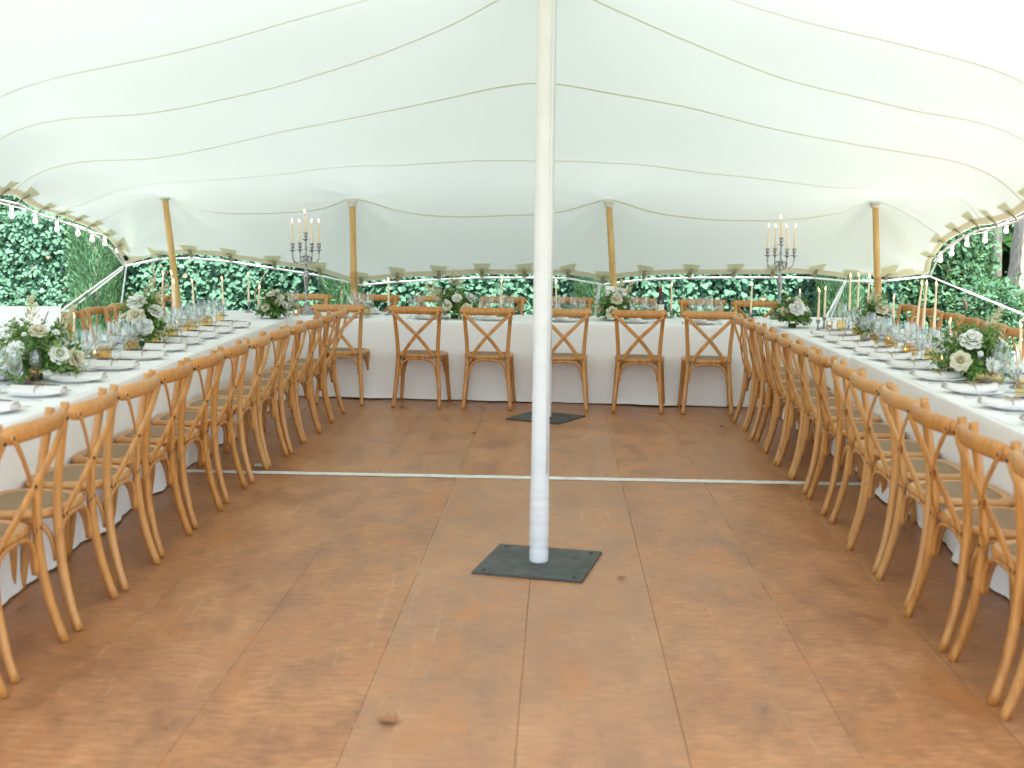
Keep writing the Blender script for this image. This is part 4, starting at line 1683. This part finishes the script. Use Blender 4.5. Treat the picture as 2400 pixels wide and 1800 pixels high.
# votives
for i, (x, y, lab) in enumerate([(-2.643, 7.035, "between the near posies of the left table"), (-2.632, 7.490, "just before the second posy of the left table"), (-2.775, 8.663, "just beyond the second posy of the left table"), (-2.787, 9.900, "among the tapers at the far half of the left table"),
                                 (-2.051, 11.289, "at the foot of the left candelabra"), (2.741, 7.587, "beyond the near posy of the right table"), (2.720, 8.234, "at the middle of the right table"), (2.868, 9.088, "before the middle posy of the right table"), (2.801, 10.552, "near the corner posy of the right table"), (1.676, 11.458, "beside the wine bottle end of the far table")]):
    z = NEAR_Z if (x > 2.1 and y < 7.9) else (TZ + .0035 if y > 10.75 and abs(x) < 2.05 else TZ + .001)
    put('votive', x, y, z, 0, f"glass votive with lit tealight {lab}", "glass votives along the tables")


# ------------------------------------------------------------------ candles, candlesticks, candelabra
def taper(x, y, z, h, label, group, lean=(0, 0), lit=True, r=.0115):
    t = thing("taper_candle", label, "candle", (x, y, z), 0, group)
    q = MB()
    pts = [(lean[0] * s * s * h, lean[1] * s * s * h, s * h) for s in np.linspace(0, 1, 9)]
    q.tube(pts, [r * (1 - .42 * i / 8) for i in range(9)], 10)
    q.build("wax_body", M['wax'], t)
    q = MB()
    tx, ty = lean[0] * h, lean[1] * h
    q.tube([(tx, ty, h - .002), (tx + .001, ty, h + .009)], .001, 4)
    w = q.build("wick", M['plug'], t)
    if lit:
        q = MB()
        ph = random.Random(int(x * 100 + y * 10)).uniform(-.012, .006)
        pr = [(0, .003), (.0045, .009), (.006, .016), (.0046, .026), (.002, .036), (0, .043)]
        vs_, n_ = [], 8
        q.lathe(pr, n_, (tx, ty, h))
        q.v = [(a + ph * ((c - h) / .043) ** 2 * 1.2, b, c) for a, b, c in q.v]
        q.build("flame", M['flame'], w)
    return t


def candlestick(x, y, z, h, label, group, tall=False):
    t = thing("candlestick", label, "candlestick", (x, y, z), 0, group)
    q = MB()
    q.lathe([(.043, 0), (.043, .004), (.036, .010), (.018, .016), (.010, .024), (.0075, .034)], 18)
    q.build("base", M['pewter'], t)
    q = MB()
    q.lathe([(.0076, .0335), (.010, .040), (.0065, .05), (.006, h * .6), (.010, h * .66), (.0065, h * .72), (.0085, h - .028)], 12)
    q.build("stem", M['pewter'], t)
    q = MB()
    q.lathe([(.0086, h - .0285), (.015, h - .024), (.0165, h - .008), (.022, h), (.021, h + .002), (.0130, h - .002), (.0125, h - .016), (0, h - .017)], 14)
    q.build("cup", M['pewter'], t)
    return t


GC, GS = "slender cream taper candles", "pewter candlesticks"


def candle_on_stick(x, y, z, hs, hc, where, lean=(0, 0), lit=True):
    candlestick(x, y, z, hs, f"candlestick of the taper {where}", GS)
    taper(x, y, z + hs - .0165, hc, f"cream taper candle {where}", GC, lean, lit)


T = TZ + .001
# left table
candle_on_stick(-2.832, 9.646, T, .15, .30, "foremost of the tall group mid left table", (.05, 0))
candle_on_stick(-2.781, 9.786, T, .15, .30, "rearmost of the tall group mid left table", (-.03, 0))
candle_on_stick(-2.711, 9.586, T, .12, .27, "on the aisle side of the tall group, left table", (-.02, 0))
candle_on_stick(-2.826, 10.580, T, .10, .25, "a little beyond the left table's tall group", (-.03, 0))
candle_on_stick(-2.707, 11.164, T, .10, .25, "left of the round far-left corner posy", (-.03, 0))
candle_on_stick(-2.581, 11.680, T, .10, .27, "behind the round far-left corner posy")
candle_on_stick(-2.424, 11.413, T, .06, .2, "closest to the left candelabra", (.02, 0), True)
candle_on_stick(-2.821, 7.659, T, .07, .18, "before the second posy of the left table", (.03, 0))
candle_on_stick(-2.749, 7.089, T, .06, .18, "between the first and second posy of the left table", (.05, 0))
# far table
B = TZ + .0035
candle_on_stick(-1.197, 11.515, B, .08, .255, "left of the first posy on the far table")
candle_on_stick(-0.115, 11.517, B, .07, .27, "just left of the white poles, far table", (.015, 0))
candle_on_stick(0.412, 11.423, B, .07, .27, "just right of the white poles on the far table")
candle_on_stick(1.520, 11.467, B, .07, .255, "right of the wine bottle on the far table", (-.01, 0))
candle_on_stick(2.251, 11.297, B, .07, .27, "at the right end of the far table", (.015, 0))
# right table
candle_on_stick(2.583, 10.092, T, .10, .25, "foremost of the pair beside the right corner posy")
candle_on_stick(2.723, 10.432, T, .10, .25, "rearmost of the pair beside the right corner posy")
candle_on_stick(2.708, 11.309, T, .06, .22, "close behind the right corner posy", (.02, 0))
for i, (x, y, w_) in enumerate([(2.899, 10.293, "left of the tall three behind the right table's middle posy"), (2.996, 10.387, "middle of the tall three behind the right table's middle posy"), (3.038, 10.232, "right of the tall three behind the right table's middle posy")]):
    candle_on_stick(x, y, T, .17, .30, w_, (-.01 + .01 * i, 0))
candle_on_stick(2.898, 9.089, T, .13, .22, "alone between the right table's groups of three", (-.02, 0))
for i, (x, y, w_) in enumerate([(2.895, 8.538, "left of the leaning three at the right table's centre"), (2.969, 8.625, "middle of the leaning three at the right table's centre"), (2.988, 8.456, "right of the leaning three at the right table's centre")]):
    candle_on_stick(x, y, T, .15, .33, w_, (.06 - .03 * i, 0))
candle_on_stick(2.756, 7.506, NEAR_Z, .08, .2, "behind the near posy of the right table", (-.03, 0))
candle_on_stick(2.739, 6.419, NEAR_Z, .10, .24, "beside the right table's near posy, by the frame", (-.01, 0))


def candelabra(x, y, z, rz, label, side):
    t = thing("candelabra", label, "candelabra", (x, y, z), rz, "pewter candelabra on the far table")
    W = M['pewter']
    q = MB()
    # eight-sided stepped foot
    q.lathe([(.085, 0), (.085, .012), (.078, .020), (.070, .024), (.040, .075), (.030, .09), (.030, .098)], 8)
    q.build("base", W, t, smooth=False)
    q = MB()
    prof = [(.014, .097), (.020, .104), (.013, .112), (.011, .13), (.0125, .20), (.018, .28), (.026, .345), (.031, .375), (.029, .39), (.018, .398), (.022, .41), (.015, .42), (.011, .44), (.012, .475), (.018, .485), (.012, .50), (.016, .52), (.022, .535), (.018, .55), (.010, .565), (.009, .60), (.014, .625), (.016, .64), (.010, .66), (.008, .69), (.0075, .70)]
    q.lathe(prof, 16)
    q.build("stem", W, t)

    def cup(px, py, pz, arm=None):
        q = MB()
        q.lathe([(.007, pz - .014), (.012, pz - .008), (.030, pz - .002), (.036, pz + .003), (.034, pz + .004), (.014, pz + .001), (.010, pz + .008), (.013, pz + .018), (.019, pz + .035), (.018, pz + .046), (.014, pz + .052), (.024, pz + .062), (.025, pz + .066), (.0135, pz + .062), (.0125, pz + .046), (0, pz + .045)], 14, (px, py, 0))
        q.build("cup", W, t if arm is None else arm)
    cup(0, 0, .715)
    tops = [(0, 0, .76)]
    for k, a in enumerate((R(8), R(98), R(188), R(278))):
        q = MB()
        ca, sa = math.cos(a), math.sin(a)
        pr = [(.012, .53), (.03, .555), (.05, .545), (.055, .515), (.075, .495), (.105, .497), (.128, .52), (.137, .56), (.137, .60)]
        q.tube(smooth_path([(r * ca, r * sa, zz) for r, zz in pr], 22), [.0095 - .003 * math.sin(i / 21 * math.pi) for i in range(22)], 8)
        cr = smooth_path([(.055 * ca, .055 * sa, .53), (.035 * ca, .035 * sa, .505), (.032 * ca, .032 * sa, .48), (.05 * ca, .05 * sa, .475)], 8)
        q.tube(cr, .004, 6)
        arm = q.build("arm", W, t)
        cup(.137 * ca, .137 * sa, .613, arm)
        tops.append((.137 * ca, .137 * sa, .658))
    lab = ["centre", "rightward", "rearward", "leftward", "forward"]
    c, s = math.cos(rz), math.sin(rz)
    for (a, b, zz), nm in zip(tops, lab):
        h = .215 if nm != "centre" else .20
        rr_ = random.Random(len(nm) + int(x * 10))
        taper(x + a * c - b * s, y + a * s + b * c, z + zz, h, f"cream taper in the {nm} cup of the {side} candelabra", "tapers in the candelabras", (rr_.uniform(-.06, .06), 0), True)
    return t


candelabra(-1.985, 11.49, B, R(26), "five-armed pewter candelabra at the ivy end of the far table", "left")
candelabra(2.565, 11.52, T, R(4), "five-armed pewter candelabra at the trunk end of the far table", "right")


# ------------------------------------------------------------------ flowers
def rose(mt, r, rng):
    """overlapping broad petals wrapped round a bud"""
    vs, fs, tn = [], [], []
    for layer, (k, open_, base, ln, hw) in enumerate([(3, 4, .10, .80, 1.15), (4, 20, .16, .86, .95), (5, 38, .22, .92, .80), (6, 58, .28, .95, .66), (7, 80, .30, .92, .56)]):
        for i in range(k):
            a = 2 * math.pi * (i / k) + layer * .9 + rng.uniform(-.12, .12)
            ti = R(open_ + rng.uniform(-6, 6))
            o = len(vs)
            rows, cols = 4, 5
            for u in range(rows):
                s = u / (rows - 1)
                for w in range(cols):
                    q = w / (cols - 1) * 2 - 1
                    ss = s * (1 - .22 * q * q * s)
                    bend = ti + R(28) * (ss - .5) * (1 if layer > 1 else -.8)
                    rr = base + ss * ln * math.sin(max(.02, bend)) * .92
                    zz = ss * ln * math.cos(bend) - .10 * (layer == 4) + .02 * rng.uniform(-1, 1) * s
                    aa = a + q * hw * (.55 + .45 * math.sin(math.pi * (.15 + .6 * s)))
                    vs.append((rr * math.cos(aa) * r, rr * math.sin(aa) * r, zz * r))
                    tn.append(min(.94, .3 + .55 * s + rng.uniform(-.06, .06)))
            for u in range(rows - 1):
                for w in range(cols - 1):
                    b = o + u * cols + w
                    fs.append((b, b + 1, b + cols + 1, b + cols))
    return vs, fs, tn


def daisy(r, rng, k=26):
    vs, fs, tn = [], [], []
    for layer, (kk, tilt, ln) in enumerate([(k, 72, 1.0), (k - 6, 50, .85), (k - 12, 26, .65)]):
        for i in range(kk):
            a = 2 * math.pi * i / kk + layer * .2 + rng.uniform(-.1, .1)
            ti = R(tilt + rng.uniform(-10, 10))
            o = len(vs)
            w = .10
            for s, ww in ((.08, .4), (.55, 1), (.85, .9), (1.0, .25)):
                rr = s * ln * math.sin(ti)
                zz = s * ln * math.cos(ti) - .12 * s * s
                for q in (-1, 1):
                    vs.append(((rr * math.cos(a) - q * w * ww * math.sin(a)) * r, (rr * math.sin(a) + q * w * ww * math.cos(a)) * r, zz * r))
                    tn.append(min(.94, .35 + .5 * s + rng.uniform(-.1, .1)))
            for u in range(3):
                b = o + u * 2
                fs.append((b, b + 1, b + 3, b + 2))
    return vs, fs, tn


def plume(L, rng):
    vs, fs, tn = [], [], []
    for i in range(90):
        s = rng.uniform(.1, 1)
        a = rng.uniform(0, 6.28)
        rr = (1 - s) * .30 * L * rng.uniform(.3, 1) + .004
        c = np.array([rr * math.cos(a), rr * math.sin(a), s * L + rr * .5])
        d = np.array([math.cos(a), math.sin(a), 1.2])
        d /= np.linalg.norm(d)
        x = np.cross(d, (0, 0, 1.0))
        x /= np.linalg.norm(x) + 1e-9
        o = len(vs)
        l, w = .022, .0045
        for p in (c - x * w, c + x * w, c + x * w * .6 + d * l, c - x * w * .6 + d * l):
            vs.append(tuple(p))
            tn.append(rng.uniform(.1, .9))
        fs.append((o, o + 1, o + 2, o + 3))
    return vs, fs, tn


def tone_mesh(name, data, material):
    vs, fs, tn = data
    me = bpy.data.meshes.new(name)
    me.from_pydata(vs, [], fs)
    at = me.attributes.new("tone", 'FLOAT', 'POINT')
    at.data.foreach_set("value", np.array(tn, np.float32))
    me.materials.append(material)
    me.polygons.foreach_set("use_smooth", [True] * len(me.polygons))
    return me


frng = np.random.default_rng(77)
ROSES = [tone_mesh("rose", rose(None, 1.0, frng), M[m_]) for m_ in ('petal', 'cream_petal', 'petal')]
DAISIES = [tone_mesh("daisy", daisy(1.0, frng), M['petal']), tone_mesh("daisy", daisy(1.0, frng, 20), M['cream_petal'])]
PLUMES = [tone_mesh("plume", plume(.16, frng), M['astilbe']) for _ in range(2)]
POSY_L = leaf_shape(.034, .015, .2, 'oval')


def posy(x, y, z, rx, ry, h, label, n_leaf, blooms, seed, spill=0.0):
    """blooms: list of (kind, azimuth deg (0 = towards +x, -90 = towards the camera), elevation 0..1, radius)"""
    t = thing("flower_arrangement", label, "flowers", (x, y, z), 0, "flower arrangements along the tables")
    rng = np.random.default_rng(seed)
    q = MB()
    q.lathe([(.03, 0), (.034, .004), (.036, .025), (.03, .036), (0, .04)], 14)
    q.build("bowl", M['posy_moss'], t)
    # twig fronds
    P, D, NR, S, TN = [], [], [], [], []
    n_leaf = int(n_leaf * 2.0)
    nf = max(40, n_leaf // 26)
    for f_ in range(nf):
        a = rng.uniform(0, 2 * math.pi)
        el = rng.uniform(-.38, 1.25)
        L = rng.uniform(.72, 1.12)
        e = np.array([math.cos(a) * math.cos(el) * rx * L, math.sin(a) * math.cos(el) * ry * L, max(.006, h * (.32 + .72 * math.sin(max(el, -.45)) * L))])
        st = np.array([0, 0, h * .28])
        mid = .5 * (st + e) + np.array([0, 0, .06 * h])
        ft = rng.normal(0, .16)
        for k in range(n_leaf // nf):
            s = .25 + .75 * (k + rng.random()) / (n_leaf // nf)
            p = (1 - s) ** 2 * st + 2 * s * (1 - s) * mid + s * s * e
            dr = e - st
            dr /= np.linalg.norm(dr)
            sd = np.cross(dr, rng.normal(0, 1, 3))
            sd /= np.linalg.norm(sd) + 1e-9
            P.append(p * np.array([1, 1, 1]) + sd * .008)
            D.append(dr * .5 + sd * .9 + np.array([0, 0, .1]))
            NR.append(np.array([dr[0] * .4, dr[1] * .4, 1]) + rng.normal(0, .35, 3))
            S.append(rng.uniform(.6, 1.15))
            TN.append(np.clip(.45 + ft + rng.normal(0, .14) + .15 * s, 0, .94))
    P = np.array(P)
    P[:, 2] = np.clip(P[:, 2], .006, None)
    o = scatter("foliage", M['posy'], POSY_L, P, np.array(D), np.array(NR), S, TN, t)
    o["kind"] = "stuff"
    for i, (kind, az, el, r) in enumerate(blooms):
        az = R(az)
        e1 = el * math.pi / 2
        me = ROSES[i % 3] if kind == 'rose' else (ROSES[1] if kind == 'cream' else (DAISIES[i % 2] if kind == 'daisy' else PLUMES[i % 2]))
        b = link("bloom" if kind != 'plume' else "plume", me, t)
        k = 1.0 if kind != 'plume' else .9
        b.location = (math.cos(az) * math.cos(e1) * rx * .86 * k, math.sin(az) * math.cos(e1) * ry * .86 * k, h * (.26 + .66 * math.sin(e1)))
        dirn = Vector((math.cos(az) * math.cos(e1) + .1, math.sin(az) * math.cos(e1), .35 + math.sin(e1)))
        b.rotation_euler = dirn.to_track_quat('Z', 'Y').to_euler()
        b.scale = (r,) * 3 if kind != 'plume' else (r / .06,) * 3
    for k in range(9):
        az, e1 = rng.uniform(0, 6.28), rng.uniform(.05, 1.15)
        b = link("bloom", DAISIES[0], t)
        b.location = (math.cos(az) * math.cos(e1) * rx * .95, math.sin(az) * math.cos(e1) * ry * .95, h * (.30 + .70 * math.sin(e1)))
        b.rotation_euler = Vector((math.cos(az), math.sin(az), .5 + math.sin(e1))).to_track_quat('Z', 'Y').to_euler()
        b.scale = (rng.uniform(.014, .026),) * 3
    # some fine sprays
    for k in range(5):
        a = rng.uniform(0, 6.28)
        el = rng.uniform(.4, 1.3)
        e = (math.cos(a) * math.cos(el) * rx * 1.15, math.sin(a) * math.cos(el) * ry * 1.15, h * (.3 + .85 * math.sin(el)))
        q = MB()
        q.tube(smooth_path([(0, 0, h * .3), (e[0] * .5, e[1] * .5, e[2] * .75), e], 6), .0016, 4)
        q.build("spray_stem", M['twig'], t)
    return t


posy(-2.57, 6.40, T, .29, .27, .33, "largest posy, loose greens and white roses, at the near end of the left table", 1500, [('rose', -40, .2, .05), ('rose', -15, .12, .048), ('daisy', -95, .3, .055), ('daisy', -120, .1, .05), ('rose', -60, .65, .045), ('plume', 20, .6, .055), ('daisy', -150, .45, .05), ('plume', -80, .8, .06), ('rose', 60, .5, .045)], 1)
posy(-2.56, 8.27, T, .18, .18, .36, "tall white rose posy, second along the left table", 1000, [('rose', -110, .72, .065), ('rose', -95, .35, .06), ('rose', -70, .15, .055), ('plume', -40, .75, .06), ('plume', 10, .6, .06), ('daisy', -140, .3, .05), ('rose', -30, .45, .05), ('daisy', 60, .6, .05)], 2)
posy(-2.19, 10.95, T + .002, .155, .155, .27, "round posy with white daisies at the far left corner, before the candelabra", 1300, [('daisy', -100, .62, .05), ('daisy', -112, .12, .05), ('daisy', -150, .15, .048), ('plume', -68, .18, .05), ('daisy', -30, .2, .046), ('rose', -40, .5, .036), ('daisy', 160, .6, .042), ('rose', -70, .75, .032)], 3)
posy(-.543, 11.15, B, .22, .17, .30, "pale plume posy on the far table, left of the white poles", 900, [('plume', 170, .3, .065), ('plume', -150, .4, .06), ('plume', 110, .8, .07), ('rose', -80, .4, .045), ('cream', -110, .15, .045), ('cream', -50, .05, .055), ('rose', -20, .4, .05), ('plume', 70, .7, .06)], 4)
posy(.947, 11.14, B, .18, .16, .27, "posy of cream roses under the tilted white card on the far table", 1200, [('cream', -85, .5, .055), ('cream', -160, .15, .048), ('cream', -100, .02, .06), ('plume', -20, .6, .06), ('plume', 60, .7, .06), ('rose', 30, .5, .045), ('rose', -60, .72, .034)], 5)
posy(2.465, 10.52, T, .175, .17, .28, "round posy with one large white bloom at the far right corner", 1500, [('rose', -85, .38, .068), ('rose', -75, .62, .045), ('plume', -125, .12, .055), ('daisy', -40, .35, .042), ('daisy', -60, .8, .04), ('daisy', -135, .7, .036), ('daisy', -20, .2, .038)], 6)
posy(2.88, 9.48, T, .16, .17, .33, "leafy posy in the middle of the right table, behind clear glasses", 1000, [('cream', -40, .45, .05), ('cream', -80, .5, .05), ('plume', -120, .55, .06), ('daisy', -95, .2, .045), ('daisy', -20, .6, .042)], 7)
posy(2.62, 6.80, NEAR_Z, .23, .22, .33, "posy of big white roses at the near end of the right table", 1500, [('rose', -110, .48, .06), ('rose', -125, .10, .055), ('daisy', -35, .35, .062), ('daisy', -20, .05, .055), ('plume', -50, .65, .06), ('rose', 60, .5, .05), ('daisy', -75, .05, .05)], 8)


# ------------------------------------------------------------------ bottle and cards
t = thing("wine_bottle", "dark wine bottle with red foil neck among the glasses of the far table", "bottle", (1.404, 11.382, B))
q = MB()
q.lathe([(.036, 0), (.0375, .006), (.0375, .175), (.034, .195), (.020, .218), (.0145, .235)], 18)
q.build("body", M['bottle'], t)
q = MB()
q.lathe([(.0148, .2345), (.0146, .275), (.0162, .277), (.0162, .287), (.013, .289)], 14)
q.build("foil_neck", M['foil'], t)
q = MB()
q.lathe([(.0105, .288), (.0115, .31), (.0105, .318), (0, .319)], 12)
q.build("cork", M['cork'], t)
q = MB()
q.lathe([(.0379, .06), (.0379, .14)], 18)
q.build("paper_label", M['bottle_label'], t)


def card(x, y, z, w, h, rz, tilt, roll, label, lines):
    t = thing("menu_card", label, "card", (x, y, z), rz)
    pv = bpy.data.objects.new("card_sheet", None)
    q = MB()
    q.box((-w / 2, -.0015, 0), (w / 2, .0015, h))
    o = q.build("sheet", M['card'], t, smooth=False)
    o.rotation_euler = (tilt, roll, 0)
    bpy.data.objects.remove(pv)
    q = MB()
    q.tube([(0, .006, -.0), (0, .012, h * .5)], .003, 5)
    s = q.build("back_stay", M['twig'], t)
    s.rotation_euler = (tilt, roll, 0)
    if lines:
        for i, (a, b, zz) in enumerate(lines):
            q = MB()
            q.box((a * w, -.0022, zz * h), (b * w, -.0018, zz * h + .0025))
            ln = q.build("ink_line", M['ink'], o, smooth=False)
    return t


card(.965, 11.30, B + .155, .205, .15, R(8), R(-14), R(9), "tilted white card standing in the cream rose posy of the far table", [(-.3, .25, .72), (-.25, .15, .6)])
card(-2.86, 6.95, T, .42, .36, R(6), R(-8), 0, "large white board standing behind the near posy of the left table", None)


# ------------------------------------------------------------------ litter on the floor
def fallen_leaf(x, y, size, rz, label, material, curl=.35):
    q = MB()
    pts = []
    lobes = [(0, 0), (.28, .10), (.52, .28), (.30, .42), (.46, .70), (.20, .66), (0, 1.0), (-.20, .66), (-.46, .70), (-.30, .42), (-.52, .28), (-.28, .10)]
    top = [(a * size, (b - .5) * size, .006 + curl * size * (a * a + .3 * (b - .5) ** 2)) for a, b in lobes]
    c = (0, 0, .004)
    vs = top + [c]
    fs = [(i, (i + 1) % 12, 12) for i in range(12)]
    q.add(vs, fs)
    q.tube([(0, -.5 * size, .006), (0, -.75 * size, .012)], .0015, 4)
    o = q.build("fallen_leaf", material, smooth=False)
    o.location = (x, y, .002)
    o.rotation_euler = (0, 0, rz)
    return tag(o, label, "leaf", "fallen leaves on the floor")


fallen_leaf(-.387, 3.64, .075, R(70), "curled brown leaf on the floor close to the camera", M['dead_leaf'], .5)
fallen_leaf(-.97, 10.38, .085, R(100), "brown leaf lying under the far table's second chair", M['dead_leaf'])
fallen_leaf(-.26, 10.37, .04, R(20), "small dark leaf by the foot of the chair left of the white poles", M['dead_leaf'])
fallen_leaf(-.285, 9.07, .05, R(-40), "greenish leaf scrap in the middle of the far floor", M['canopy_leaf'], .2)
fallen_leaf(1.70, 9.55, .05, R(10), "small green leaf on the floor near the far right corner chairs", M['canopy_leaf'], .2)
fallen_leaf(.50, 5.25, .04, R(60), "pale scrap of leaf at the corner of the near black plate", M['dead_leaf'])
q = MB()
for i in range(5):
    a = i * 1.3
    q.lathe([(0, 0), (.012, .006), (.011, .014), (0, .02)], 7, (.018 * math.cos(a), .018 * math.sin(a), .002))
fl = q.build("fallen_blossom", M['petal'])
fl.location = (-1.66, 7.70, .002)
tag(fl, "small white blossom dropped beside the tape by the left chairs", "flower")
